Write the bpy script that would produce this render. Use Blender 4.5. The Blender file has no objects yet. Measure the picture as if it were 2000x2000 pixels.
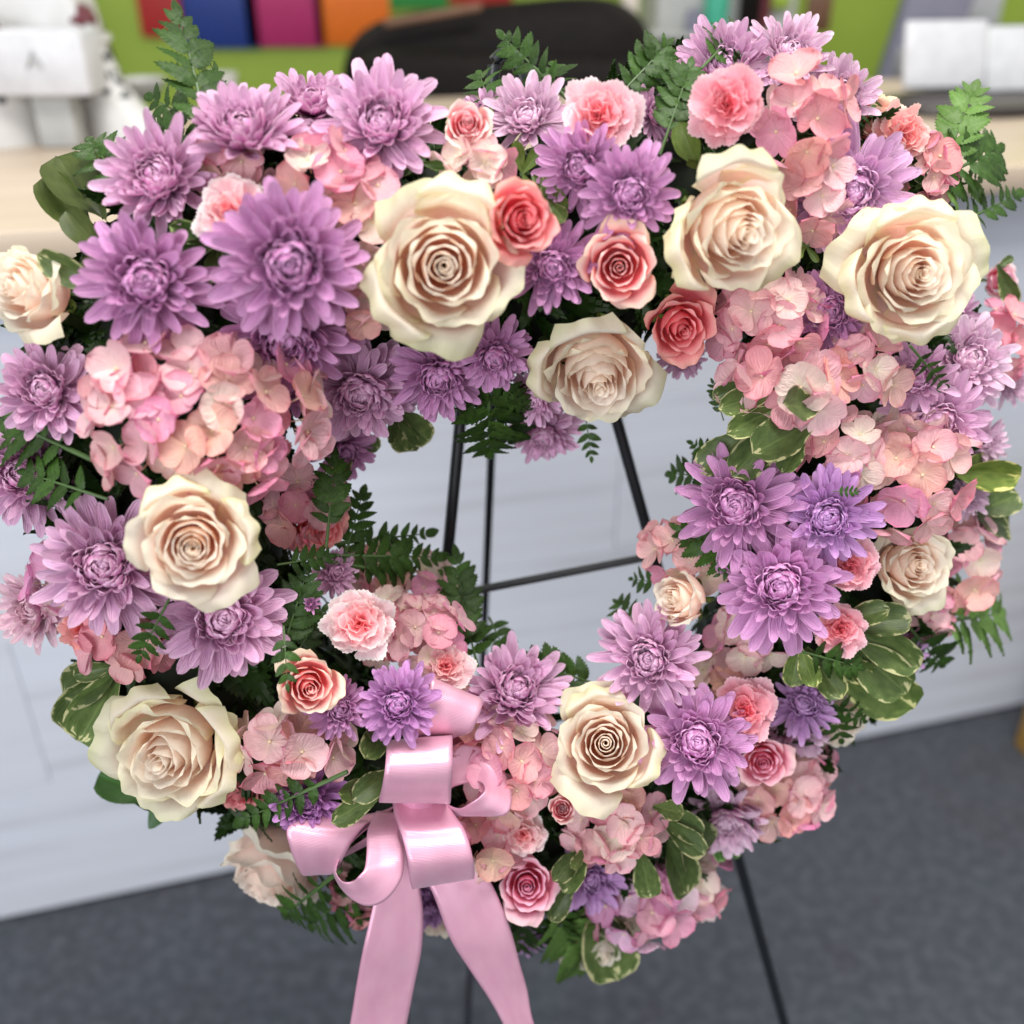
import bpy, math, random
from mathutils import Vector, Matrix, Quaternion, noise
R = math.radians
PI = math.pi
random.seed(11)
rnd = random.random
def ru(a, b): return a + (b - a) * random.random()
sc = bpy.context.scene
col = sc.collection

# ------------------------------------------------------------ camera, light, exposure
CAM = Vector((0, 0, 1.26)); PITCH = R(30)
cam_d = bpy.data.cameras.new('camera'); cam = bpy.data.objects.new('camera', cam_d); col.objects.link(cam)
cam.location = CAM; cam.rotation_euler = (R(90) - PITCH, 0, 0)
cam_d.sensor_width = 36; cam_d.lens = 36; cam_d.clip_start = .02; cam_d.clip_end = 100
cam_d.dof.use_dof = True; cam_d.dof.focus_distance = .585; cam_d.dof.aperture_fstop = 3.5
sc.camera = cam
sc.cycles.diffuse_bounces = 9; sc.cycles.max_bounces = 14; sc.cycles.transmission_bounces = 10
sc.view_settings.view_transform = 'Standard'; sc.view_settings.look = 'None'
sc.view_settings.exposure = 0.50; sc.view_settings.gamma = 1
w = bpy.data.worlds.new('World'); sc.world = w; w.use_nodes = True
w.node_tree.nodes['Background'].inputs[0].default_value = (.97, .975, 1.0, 1)
w.node_tree.nodes['Background'].inputs[1].default_value = .52

def area(name, loc, target, sx, sy, power, colr):
    d = bpy.data.lights.new(name, 'AREA'); d.shape = 'RECTANGLE'; d.size = sx; d.size_y = sy
    d.energy = power; d.color = colr
    o = bpy.data.objects.new(name, d); col.objects.link(o); o.location = loc
    o.rotation_euler = (Vector(target) - Vector(loc)).to_track_quat('-Z', 'Y').to_euler()
area('window_light', (-1.3, -2.2, 1.9), (0, .6, .9), 2.2, 1.3, 50, (.92, .95, 1.0))
area('ceiling_light', (.35, .25, 2.65), (.2, .6, .9), 1.2, .6, 30, (1.0, .97, .92))
area('ceiling_light', (-1.6, 2.3, 2.65), (-1.4, 2.3, 0), 1.2, .6, 13, (1.0, .94, .86))
area('ceiling_light', (1.5, 2.4, 2.65), (1.5, 2.5, 0), 1.2, .6, 15, (1.0, .94, .86))

# ------------------------------------------------------------ pixel helpers (photo pixels, 2000 square)
RV = Vector((1, 0, 0)); FV = Vector((0, math.cos(PITCH), -math.sin(PITCH))); UV_ = Vector((0, math.sin(PITCH), math.cos(PITCH)))
def ray(x, y): return FV + RV * ((x - 1000) / 2000) + UV_ * ((1000 - y) / 2000)
def at_y(x, y, Y):
    r = ray(x, y); return CAM + r * (Y / r.y)
def at_z(x, y, z):
    r = ray(x, y); return CAM + r * ((z - CAM.z) / r.z)
TILT = R(12); YAW = R(9)
N = Vector((math.sin(YAW) * math.cos(TILT), -math.cos(YAW) * math.cos(TILT), math.sin(TILT)))
W0 = CAM + ray(980, 980) * .655
def on_plane(x, y, off=0.0):
    r = ray(x, y); t = ((W0 + N * off - CAM).dot(N)) / r.dot(N)
    return CAM + r * t, t
CL = [(1010, 515), (850, 490), (700, 480), (540, 490), (420, 560), (340, 680), (320, 830), (340, 1000), (390, 1180), (480, 1340),
      (610, 1450), (780, 1510), (950, 1560), (1120, 1590), (1280, 1530), (1420, 1420), (1530, 1270), (1620, 1100),
      (1660, 920), (1660, 720), (1610, 520), (1500, 380), (1340, 370), (1180, 450), (1010, 515)]
def dist_cl(x, y):
    best = 1e9; bp = None
    for (ax, ay), (bx, by) in zip(CL[:-1], CL[1:]):
        dx, dy = bx - ax, by - ay
        t = max(0, min(1, ((x - ax) * dx + (y - ay) * dy) / (dx * dx + dy * dy)))
        qx, qy = ax + t * dx, ay + t * dy
        d = math.hypot(x - qx, y - qy)
        if d < best: best = d; bp = (qx, qy)
    return best, bp
def surf(x, y, lift=0.0):
    d, q = dist_cl(x, y)
    f = max(0.0, 1 - (d / 330) ** 2)
    return on_plane(x, y, .075 * math.sqrt(f) - .01 + lift)
def face(x, y, tx, ty):
    d = ray(x, y).normalized()
    rr = (RV - d * RV.dot(d)).normalized(); uu = d.cross(rr) * -1
    if uu.dot(UV_) < 0: uu = -uu
    m = min(.97, math.hypot(tx, ty))
    if math.hypot(tx, ty) > .97: tx, ty = tx * .97 / math.hypot(tx, ty), ty * .97 / math.hypot(tx, ty)
    return (rr * tx + uu * ty - d * math.sqrt(1 - tx * tx - ty * ty)).normalized()

# ------------------------------------------------------------ objects
def link(name, data, parent=None, loc=None, rot=None, scale=None, color=None):
    o = bpy.data.objects.new(name, data); col.objects.link(o)
    if parent: o.parent = parent
    if loc is not None: o.location = loc
    if rot is not None: o.rotation_euler = rot
    if scale is not None: o.scale = scale if hasattr(scale, '__len__') else (scale,) * 3
    if color is not None: o.color = color
    return o
def tag(o, label, cat, group=None, kind=None):
    if label: o['label'] = label
    if cat: o['category'] = cat
    if group: o['group'] = group
    if kind: o['kind'] = kind
    return o
def mesh(name, verts, faces, mat=None, uvs=None, smooth=True):
    me = bpy.data.meshes.new(name); me.from_pydata([tuple(v) for v in verts], [], faces)
    if uvs is not None:
        ul = me.uv_layers.new(name='UVMap')
        vi = [0] * len(me.loops); me.loops.foreach_get('vertex_index', vi)
        flat = []
        for i in vi: flat += uvs[i]
        ul.data.foreach_set('uv', flat)
    if smooth: me.polygons.foreach_set('use_smooth', [True] * len(me.polygons))
    if mat: me.materials.append(mat)
    me.update(); return me
def grid(name, fn, nu, nv, mat):
    vs, uv, fs = [], [], []
    for j in range(nv + 1):
        for i in range(nu + 1):
            u = i / nu * 2 - 1; v = j / nv
            vs.append(fn(u, v)); uv.append([(u + 1) / 2, v])
    for j in range(nv):
        for i in range(nu):
            a = j * (nu + 1) + i; fs.append((a, a + 1, a + nu + 2, a + nu + 1))
    return mesh(name, vs, fs, mat, uv)
class MB:
    def __init__(s): s.v = []; s.f = []; s.uv = []
    def add(s, vs, fs, uv=None):
        b = len(s.v); s.v += [Vector(v) for v in vs]; s.f += [tuple(i + b for i in f) for f in fs]
        s.uv += uv if uv else [[.5, .5]] * len(vs)
    def box(s, c, sx, sy, sz, rz=0.0, bev=0.0):
        c = Vector(c); m = Matrix.Rotation(rz, 3, 'Z')
        b = min(bev, sx * .45, sy * .45, sz * .45)
        if b <= 0:
            vs = [c + m @ Vector((x * sx / 2, y * sy / 2, z * sz / 2)) for z in (-1, 1) for x, y in ((-1, -1), (1, -1), (1, 1), (-1, 1))]
            s.add(vs, [(3, 2, 1, 0), (4, 5, 6, 7), (0, 1, 5, 4), (1, 2, 6, 5), (2, 3, 7, 6), (3, 0, 4, 7)])
        else:
            rings = []
            for z, ins in ((-sz / 2, b), (-sz / 2 + b * .3, b * .3), (-sz / 2 + b, 0), (sz / 2 - b, 0), (sz / 2 - b * .3, b * .3), (sz / 2, b)):
                hx, hy = sx / 2 - ins, sy / 2 - ins; rg = []
                for cx, cy, a0 in ((hx - b, hy - b, 0), (-hx + b, hy - b, 90), (-hx + b, -hy + b, 180), (hx - b, -hy + b, 270)):
                    for k in range(4):
                        a = R(a0 + k * 30); rg.append(c + m @ Vector((cx + b * math.cos(a), cy + b * math.sin(a), z)))
                rings.append(rg)
            n = 16; vs = [p for rg in rings for p in rg]; fs = []
            for r in range(5):
                for i in range(n): fs.append((r * n + i, r * n + (i + 1) % n, (r + 1) * n + (i + 1) % n, (r + 1) * n + i))
            fs.append(tuple(range(n - 1, -1, -1))); fs.append(tuple(range(5 * n, 6 * n)))
            s.add(vs, fs)
    def tube(s, pts, rad, n=8):
        pts = [Vector(p) for p in pts]; rings = []
        for i, p in enumerate(pts):
            d = (pts[min(i + 1, len(pts) - 1)] - pts[max(i - 1, 0)]).normalized()
            a = d.cross(Vector((.31, .2, .93))).normalized(); b = d.cross(a)
            r = rad[i] if hasattr(rad, '__len__') else rad
            rings += [p + (a * math.cos(k * 2 * PI / n) + b * math.sin(k * 2 * PI / n)) * r for k in range(n)]
        fs = []
        for i in range(len(pts) - 1):
            for k in range(n): fs.append((i * n + k, i * n + (k + 1) % n, (i + 1) * n + (k + 1) % n, (i + 1) * n + k))
        fs.append(tuple(range(n - 1, -1, -1))); fs.append(tuple((len(pts) - 1) * n + k for k in range(n)))
        s.add(rings, fs)
    def lathe(s, c, prof, n=24):
        c = Vector(c); vs = []; fs = []
        for r, z in prof: vs += [c + Vector((r * math.cos(k * 2 * PI / n), r * math.sin(k * 2 * PI / n), z)) for k in range(n)]
        for i in range(len(prof) - 1):
            for k in range(n): fs.append((i * n + k, i * n + (k + 1) % n, (i + 1) * n + (k + 1) % n, (i + 1) * n + k))
        s.add(vs, fs)
    def build(s, name, mat, smooth=True, uv=False):
        me = mesh(name, s.v, s.f, mat, s.uv if uv else None, smooth)
        if smooth:
            try: me.set_sharp_from_angle(angle=R(40))
            except Exception: pass
        return me

# ------------------------------------------------------------ materials
def newmat(name):
    m = bpy.data.materials.new(name); m.use_nodes = True; nt = m.node_tree; nt.nodes.clear()
    return m, nt, nt.nodes.new('ShaderNodeOutputMaterial')
def nd(nt, t, **kw):
    n = nt.nodes.new(t)
    for k, v in kw.items():
        if k.startswith('i_'): n.inputs[k[2:].replace('_', ' ')].default_value = v
        else: setattr(n, k, v)
    return n
def ramp(nt, fac, stops):
    r = nt.nodes.new('ShaderNodeValToRGB'); e = r.color_ramp.elements
    while len(e) < len(stops): e.new(.5)
    for el, (p, c) in zip(e, stops): el.position = p; el.color = (*c, 1)
    nt.links.new(fac, r.inputs[0]); return r.outputs[0]
def mix(nt, a, b, fac, mode='MIX'):
    n = nt.nodes.new('ShaderNodeMix'); n.data_type = 'RGBA'; n.blend_type = mode
    for s, v in ((n.inputs[6], a), (n.inputs[7], b), (n.inputs[0], fac)):
        if isinstance(v, tuple): s.default_value = (*v, 1) if len(v) == 3 else v
        elif isinstance(v, (int, float)): s.default_value = v
        else: nt.links.new(v, s)
    return n.outputs[2]
def math_(nt, op, a, b=0.0, c=0.0, clamp=False):
    n = nt.nodes.new('ShaderNodeMath'); n.operation = op; n.use_clamp = clamp
    for s, v in zip(n.inputs, (a, b, c)):
        if isinstance(v, (int, float)): s.default_value = v
        else: nt.links.new(v, s)
    return n.outputs[0]
def petal_mat(name, stops, edge=None, back=None, backfac=.5, transl=.28, rough=.5, vein=28, veinbump=.25, mottle=.25, edge_pow=3.0, spec=.25, use_alpha=True):
    """colour runs from the petal's foot to its tip; obj.color tints it; obj alpha says how strong the edge tint is"""
    m, nt, out = newmat(name); L = nt.links.new
    uv = nd(nt, 'ShaderNodeUVMap'); sp = nd(nt, 'ShaderNodeSeparateXYZ'); L(uv.outputs[0], sp.inputs[0])
    oi = nd(nt, 'ShaderNodeObjectInfo')
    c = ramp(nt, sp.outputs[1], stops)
    # long veins: stretched noise
    mp = nd(nt, 'ShaderNodeMapping'); mp.inputs['Scale'].default_value = (vein, 2.0, 1); L(uv.outputs[0], mp.inputs[0])
    addv = nd(nt, 'ShaderNodeVectorMath', operation='ADD'); L(mp.outputs[0], addv.inputs[0])
    cmb = nd(nt, 'ShaderNodeCombineXYZ'); L(math_(nt, 'MULTIPLY', oi.outputs['Random'], 40.0), cmb.inputs[0]); L(math_(nt, 'MULTIPLY', oi.outputs['Random'], 17.0), cmb.inputs[2]); L(cmb.outputs[0], addv.inputs[1])
    vn = nd(nt, 'ShaderNodeTexNoise', i_Scale=1.0, i_Detail=3.0); L(addv.outputs[0], vn.inputs['Vector'])
    vn2 = nd(nt, 'ShaderNodeTexNoise', i_Scale=2.6, i_Detail=4.0)
    ad2 = nd(nt, 'ShaderNodeVectorMath', operation='ADD'); L(uv.outputs[0], ad2.inputs[0]); L(cmb.outputs[0], ad2.inputs[1]); L(ad2.outputs[0], vn2.inputs['Vector'])
    if edge:
        d = math_(nt, 'ABSOLUTE', math_(nt, 'MULTIPLY_ADD', sp.outputs[0], 2.0, -1.0))
        e = math_(nt, 'MAXIMUM', math_(nt, 'POWER', d, edge_pow), math_(nt, 'POWER', sp.outputs[1], edge_pow * 1.6))
        e = math_(nt, 'MULTIPLY', e, math_(nt, 'MULTIPLY_ADD', vn2.outputs[0], 1.4, .2))
        if use_alpha: e = math_(nt, 'MULTIPLY', e, oi.outputs['Alpha'], clamp=True)
        c = mix(nt, c, edge, e)
    if back:
        g = nd(nt, 'ShaderNodeNewGeometry')
        c = mix(nt, c, back, math_(nt, 'MULTIPLY', g.outputs['Backfacing'], backfac))
    c = mix(nt, c, oi.outputs['Color'], 1.0, 'MULTIPLY')
    v = math_(nt, 'MULTIPLY_ADD', vn.outputs[0], mottle, 1 - mottle / 2)
    v = math_(nt, 'MULTIPLY', v, math_(nt, 'MULTIPLY_ADD', vn2.outputs[0], mottle * 1.3, 1 - mottle * .65))
    v = math_(nt, 'MULTIPLY', v, math_(nt, 'MULTIPLY_ADD', oi.outputs['Random'], .18, .91))
    hs = nd(nt, 'ShaderNodeHueSaturation'); L(c, hs.inputs['Color']); L(v, hs.inputs['Value'])
    bp = nd(nt, 'ShaderNodeBump', i_Strength=veinbump, i_Distance=.15); L(vn.outputs[0], bp.inputs['Height'])
    p = nd(nt, 'ShaderNodeBsdfPrincipled', i_Roughness=rough); p.inputs['Specular IOR Level'].default_value = spec
    L(hs.outputs[0], p.inputs['Base Color']); L(bp.outputs[0], p.inputs['Normal'])
    t = nd(nt, 'ShaderNodeBsdfTranslucent'); L(hs.outputs[0], t.inputs[0]); L(bp.outputs[0], t.inputs['Normal'])
    mx = nd(nt, 'ShaderNodeMixShader'); mx.inputs[0].default_value = transl
    L(p.outputs[0], mx.inputs[1]); L(t.outputs[0], mx.inputs[2]); L(mx.outputs[0], out.inputs[0])
    return m
def leaf_mat(name, base, tip, rough=.35, variegated=None, transl=.15):
    m, nt, out = newmat(name); L = nt.links.new
    uv = nd(nt, 'ShaderNodeUVMap'); sp = nd(nt, 'ShaderNodeSeparateXYZ'); L(uv.outputs[0], sp.inputs[0])
    oi = nd(nt, 'ShaderNodeObjectInfo')
    tc = nd(nt, 'ShaderNodeTexCoord')
    no = nd(nt, 'ShaderNodeTexNoise', i_Scale=7.0, i_Detail=4.0)
    ad = nd(nt, 'ShaderNodeVectorMath', operation='ADD'); L(uv.outputs[0], ad.inputs[0])
    cmb = nd(nt, 'ShaderNodeCombineXYZ'); L(math_(nt, 'MULTIPLY', oi.outputs['Random'], 31.0), cmb.inputs[2]); L(cmb.outputs[0], ad.inputs[1]); L(ad.outputs[0], no.inputs['Vector'])
    d = math_(nt, 'ABSOLUTE', math_(nt, 'MULTIPLY_ADD', sp.outputs[0], 2.0, -1.0))
    c = mix(nt, base, tip, math_(nt, 'MULTIPLY_ADD', no.outputs[0], 1.6, -.35, clamp=True))
    mid = math_(nt, 'LESS_THAN', d, .05)
    c = mix(nt, c, tip, math_(nt, 'MULTIPLY', mid, .7))
    if variegated:
        e = math_(nt, 'MAXIMUM', d, math_(nt, 'MULTIPLY', sp.outputs[1], .96))
        e = math_(nt, 'ADD', e, math_(nt, 'MULTIPLY_ADD', no.outputs[0], .9, -.47))
        c = mix(nt, c, variegated, math_(nt, 'GREATER_THAN', e, .93))
        # greyer half tones between
        c = mix(nt, c, tip, math_(nt, 'MULTIPLY', math_(nt, 'GREATER_THAN', e, .84), .35))
    c = mix(nt, c, oi.outputs['Color'], 1.0, 'MULTIPLY')
    hs = nd(nt, 'ShaderNodeHueSaturation'); L(c, hs.inputs['Color']); L(math_(nt, 'MULTIPLY_ADD', oi.outputs['Random'], .5, .75), hs.inputs['Value'])
    # side veins
    wv = nd(nt, 'ShaderNodeTexWave', i_Scale=5.0, i_Distortion=1.5); wv.bands_direction = 'DIAGONAL'
    cm2 = nd(nt, 'ShaderNodeCombineXYZ'); L(math_(nt, 'MULTIPLY', d, -1.0), cm2.inputs[0]); L(sp.outputs[1], cm2.inputs[1]); L(cm2.outputs[0], wv.inputs['Vector'])
    bp = nd(nt, 'ShaderNodeBump', i_Strength=.10, i_Distance=.02); L(wv.outputs['Fac'], bp.inputs['Height'])
    p = nd(nt, 'ShaderNodeBsdfPrincipled', i_Roughness=rough); p.inputs['Specular IOR Level'].default_value = .3
    L(hs.outputs[0], p.inputs['Base Color']); L(bp.outputs[0], p.inputs['Normal'])
    t = nd(nt, 'ShaderNodeBsdfTranslucent'); L(hs.outputs[0], t.inputs[0])
    mx = nd(nt, 'ShaderNodeMixShader'); mx.inputs[0].default_value = transl
    L(p.outputs[0], mx.inputs[1]); L(t.outputs[0], mx.inputs[2]); L(mx.outputs[0], out.inputs[0])
    return m
def plain(name, c, rough=.5, metal=0.0, c2=None, scale=40, bump=0.0, stretch=(1, 1, 1), spec=.5, detail=5.0):
    m, nt, out = newmat(name); L = nt.links.new
    p = nd(nt, 'ShaderNodeBsdfPrincipled', i_Roughness=rough, i_Metallic=metal); p.inputs['Specular IOR Level'].default_value = spec
    tc = nd(nt, 'ShaderNodeTexCoord'); mp = nd(nt, 'ShaderNodeMapping'); mp.inputs['Scale'].default_value = stretch; L(tc.outputs['Object'], mp.inputs[0])
    n = nd(nt, 'ShaderNodeTexNoise', i_Scale=float(scale), i_Detail=detail); L(mp.outputs[0], n.inputs['Vector'])
    c2 = c2 or tuple(x * .85 for x in c)
    L(ramp(nt, n.outputs[0], [(.3, c2), (.7, c)]), p.inputs['Base Color'])
    if bump:
        bp = nd(nt, 'ShaderNodeBump', i_Strength=bump, i_Distance=.004); L(n.outputs[0], bp.inputs['Height']); L(bp.outputs[0], p.inputs['Normal'])
    L(p.outputs[0], out.inputs[0]); return m
M = {}
M['rose'] = petal_mat('cream_rose_petal', [(0, (.97, .71, .61)), (.55, (.97, .80, .71)), (.82, (.96, .865, .78)), (1, (.96, .89, .79))],
                      edge=(.85, .85, .52), transl=.48, vein=9, veinbump=.05, mottle=.06, edge_pow=4.0)
M['coral'] = petal_mat('coral_rose_petal', [(0, (.84, .13, .17)), (.5, (.92, .22, .26)), (.85, (.93, .31, .34)), (1, (.94, .44, .46))],
                       edge=(.85, .45, .30), transl=.25, vein=14, veinbump=.12, mottle=.15)
M['mum'] = petal_mat('lavender_mum_petal', [(0, (.16, .015, .10)), (.3, (.48, .10, .35)), (.7, (.67, .24, .52)), (1, (.78, .38, .64))], edge=(.92, .66, .82),  # deeper purple foot, with the shade between petals painted into its darkest stop
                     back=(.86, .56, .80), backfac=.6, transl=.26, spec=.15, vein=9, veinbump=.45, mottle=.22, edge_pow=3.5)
M['mumcore'] = petal_mat('chrysanthemum_heart', [(0, (.10, .008, .06)), (.5, (.30, .05, .21)), (1, (.62, .27, .52))], edge=(.80, .52, .72), back=(.78, .50, .70), transl=.2, vein=5, edge_pow=3)  # near-black foot paints crevice shade into the heart for depth
M['hyd'] = petal_mat('hydrangea_petal', [(0, (.88, .62, .57)), (.35, (.88, .51, .55)), (.8, (.85, .43, .51)), (1, (.80, .29, .40))],
                     back=(.88, .55, .50), backfac=.35, transl=.34, vein=14, veinbump=.3, mottle=.20)
M['carn'] = petal_mat('carnation_petal', [(0, (.90, .24, .38)), (.5, (.94, .42, .54)), (.88, (.95, .48, .59)), (1, (.97, .74, .79))],
                      back=(.92, .58, .62), backfac=.4, transl=.42, vein=20, veinbump=.2, mottle=.14)
M['bead'] = plain('floret_eye', (.75, .60, .40), .5)
M['fern'] = leaf_mat('leatherleaf_green', (.014, .040, .006), (.050, .110, .016), rough=.45)
M['fernpale'] = leaf_mat('young_fern_green', (.08, .17, .03), (.16, .28, .07), rough=.45, transl=.3)
M['pit'] = leaf_mat('variegated_leaf', (.045, .080, .020), (.13, .18, .055), rough=.38, variegated=(.66, .62, .34))
M['leaf'] = leaf_mat('plain_leaf', (.07, .12, .02), (.14, .20, .045), rough=.4)
M['stem'] = plain('green_stem', (.06, .12, .03), .5)
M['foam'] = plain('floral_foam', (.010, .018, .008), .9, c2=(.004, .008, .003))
# ------------------------------------------------------------ petals (shared meshes)
def sstep(x): x = max(0, min(1, x)); return x * x * (3 - 2 * x)
def lerp(a, b, t): return a + (b - a) * t
def rose_petal(k, t, seed, mat, loose=1.0):
    al = lerp(2.6, .84, min(1, t) ** .5); rb = .08 + .30 * t
    belly = lerp(.035, 1.0, min(1, t) ** .95) + max(0, t - 1) * .4
    rim = belly * lerp(.72, 1.14 * loose, sstep(min(1, t * 1.1))) + max(0, t - 1) * .45
    zt = 1.0 - .36 * min(1, t) ** 1.5 - max(0, t - .9) * .8
    roll = .040 + .11 * t * t + max(0, t - 1) * .75
    zb = -.85; ph = seed * 1.7 + k * 2.3
    def fn(u, v):
        wv = .45 + .55 * math.sin(PI / 2 * min(1, v * 1.8))
        wv *= 1 - .42 * max(0, (v - .72) / .28) ** 2.2
        a = u * al * wv
        z = zb + (zt - zb) * v - (.10 + .16 * t) * abs(u) ** 2.6 * v * v + .05 * t * math.exp(-(u * 3.0) ** 2) * v ** 3
        if v < .6: r = rb + (belly - rb) * math.sin(v / .6 * PI / 2)
        else: r = lerp(belly, rim, sstep((v - .6) / .4))
        q = max(0, (v - .80) / .20)
        r += roll * q * q; z -= roll * .75 * q * q * q
        r *= 1 + .085 * u * (1 - .3 * t)
        r += (.045 * math.sin(u * 4.2 + ph) + .025 * math.sin(u * 8.5 + ph * 2)) * v * v * min(1, t * 1.4)
        z += .045 * math.sin(u * 5.1 + ph * 1.3) * v ** 3 * min(1.2, t * 1.5) + .03 * math.sin(u * 11 + ph) * v ** 6 * t * t
        return Vector((r * math.cos(a), r * math.sin(a), z))
    return grid('rose_petal', fn, 14, 12, mat)
def rose_set(mat, n, seed, nout, loose):
    s = []
    for k in range(n):
        t = ((k + .5) / n) ** 1.28 * .98; s.append((rose_petal(k, t, seed, mat, loose), t))
    for k in range(nout): s.append((rose_petal(n + k, 1.04 + .07 * k, seed, mat, loose), 1.04 + .07 * k))
    return s
def outer_petal(seed):
    def fn(u, v):
        wv = (.4 + .6 * math.sin(PI / 2 * min(1, v * 1.7))) * (1 - .45 * max(0, (v - .7) / .3) ** 2.2)
        a = u * .72 * wv; q = max(0, (v - .62) / .38)
        r = .35 + .75 * math.sin(min(1, v / .62) * PI / 2) + .30 * q * q
        z = -.8 + 1.45 * min(v, .8) / .8 - .20 * q ** 3 - .20 * abs(u) ** 2.5 * v * v
        w2 = .05 * math.sin(u * 6 + seed * 2) * v ** 3
        return Vector((( r + w2) * math.cos(a), (r + w2) * math.sin(a), z + w2))
    return grid('rose_petal', fn, 14, 14, M['rose'])
EXTRA = [outer_petal(1), outer_petal(2)]
ROSES = {'big': [rose_set(M['rose'], 24, s, 3, l) for s, l in ((1, .95), (5, .88), (9, .98))],
         'coral': [rose_set(M['coral'], 17, s, 2, l) for s, l in ((3, .97), (7, 1.02))]}
def tube_mesh(name, pts, rad, mat, n=7):
    b = MB(); b.tube(pts, rad, n); return b.build(name, mat)
ST = {'thick': tube_mesh('stem', [(0, 0, -.8), (.02, .01, -1.4), (0, 0, -2.0)], [.16, .10, .09], M['stem']),
      'thin': tube_mesh('stem', [(0, 0, .02), (0, 0, -.5), (.03, 0, -1.1)], [.07, .045, .04], M['stem'])}
def sepal_fn(u, v): return Vector((.25 + .62 * math.sin(v * 2.0), u * .16 * (1 - v) ** .7 * (.4 + v * 2 if v < .3 else 1), -.92 + .45 * v ** 1.6 - .0))
SEP = grid('sepal', sepal_fn, 4, 7, M['leaf'])
def frame(A, roll): return (A.to_track_quat('Z', 'Y') @ Quaternion((0, 0, 1), roll))
def root(name, loc, q, s, label, cat, group):
    o = bpy.data.objects.new(name, None); col.objects.link(o); o.empty_display_size = .01
    o.location = loc; o.rotation_mode = 'QUATERNION'; o.rotation_quaternion = q; o.scale = (s, s, s)
    return tag(o, label, cat, group)

def make_rose(kind, x, y, r, tx, ty, label, lift=.02, extra=(), var=None, outer=True, green=.6, tint=(1, 1, 1), shift=.72, group='cream roses in the wreath', nmax=None):
    A = face(x, y, tx, ty); P, Z = surf(x, y, lift)
    s = r * Z / 2000 * .86; P = P - A * s * shift
    sets = ROSES[kind]; st = sets[(var if var is not None else random.randrange(9)) % len(sets)]
    o = root('cream_rose' if kind == 'big' else 'coral_rose', P, frame(A, rnd() * 6.28), s, label, 'rose', group)
    n = 0
    for k, (me, t) in enumerate(st):
        if t > 1 and not outer: continue
        az = k * 2.39996 + ru(-.15, .15)
        tl = ru(-.07, .07) * t
        f = 1.0 + ru(-.03, .03)
        g = max(0.0, (t - .35) / .65) * green
        sh = ru(.96, 1.03)
        link('petal', me, o, (0, 0, ru(-.02, .02)), (ru(-.04, .04) * t, tl, az), (f, f, f), (tint[0] * sh, tint[1] * sh, tint[2] * sh, min(1.0, g)))
    qi = o.rotation_quaternion.to_matrix().inverted()
    for j, (dx, dy) in enumerate(extra):
        v_ = qi @ (RV * dx + UV_ * dy); sh = ru(.97, 1.02)
        link('petal', EXTRA[j % 2], o, (0, 0, -.04 * j), (ru(-.06, .06), ru(-.05, .1), math.atan2(v_.y, v_.x)), ru(.97, 1.06), (sh * tint[0], sh * tint[1], sh * tint[2], 1.0))
    for k in range(5): link('sepal', SEP, o, None, (0, 0, k * 1.2566 + .3))
    link('stem', ST['thick'], o)
    return o

def mum_petal(name, width, depth, curl, seed, mat, blunt=2.0, cpow=1.4):
    rr = random.Random(seed); ph = rr.random() * 6; sw = rr.uniform(-.06, .06)
    path = [(0.0, 0.0, 0.0)]
    for i in range(36):
        th = curl * ((i + .5) / 36) ** cpow; x, z, _ = path[-1]; path.append((x + math.cos(th) / 36, z + math.sin(th) / 36, th))
    def fn(u, v):
        v = 1 - (1 - v) ** 1.55
        ww = width * (.32 + .68 * math.sin(PI / 2 * min(1, v / .6))) * (1 - max(0, (v - .6) / .4) ** blunt) ** .5
        x, z, th = path[min(36, int(v * 36 + .5))]
        cup = depth * (u * u) * (1 - .3 * v) * (ww / width)
        rid = -.010 * math.cos(u * 9.4) * (1 - v) ** .3
        yy = u * ww + sw * v * v + .010 * math.sin(v * 9 + ph)
        return Vector((x - math.sin(th) * (cup + rid), yy, z + math.cos(th) * (cup + rid)))
    return grid(name, fn, 6, 9, mat)
MP = {'flat': [mum_petal('mum_petal', .108, .055, c, i, M['mum'], 2.6) for i, c in enumerate((-.15, .2, .45, -.5, .7))],
      'mid': [mum_petal('mum_petal', .114, .085, c, i + 9, M['mum'], 2.8) for i, c in enumerate((.5, .8, 1.1))],
      'spoon': [mum_petal('mum_petal', .17, .15, c, i + 20, M['mum'], 3.2, 1.8) for i, c in enumerate((1.3, 1.8, 2.3))]}
def mum_core(seed, scale=1.0):
    rr = random.Random(seed); b = MB(); src = []
    m_ = [mum_petal('mum_petal', .20, .20, c, 40 + i, None, 3.2, 1.9) for i, c in enumerate((1.9, 2.4, 1.4))]
    data = [([v.co.copy() for v in me.vertices], [tuple(p.vertices) for p in me.polygons]) for me in m_]
    uvg = [[(i / 6), 1 - (1 - j / 9) ** 1.55] for j in range(10) for i in range(7)]
    for ring, (n, ln, el) in enumerate(((16, .47, 14), (16, .41, 22), (15, .35, 30), (13, .29, 38), (11, .23, 46), (8, .17, 56), (5, .115, 70))):
        for k in range(n):
            vs, fs = data[rr.randrange(3)]
            mt = Matrix.Rotation(k * 2 * PI / n + ring * .4 + rr.uniform(-.12, .12), 4, 'Z') @ Matrix.Rotation(-R(el + rr.uniform(-7, 7)), 4, 'Y')
            l = ln * rr.uniform(.88, 1.12)
            off = Vector((0, 0, .15 + .020 * ring))
            b.add([mt @ (v * l) + off * 1.0 for v in vs], fs, uvg)
    for me in m_: bpy.data.meshes.remove(me)
    return b.build('flower_heart', M['mumcore'], uv=True)
CORES = [mum_core(3), mum_core(8)]
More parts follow.
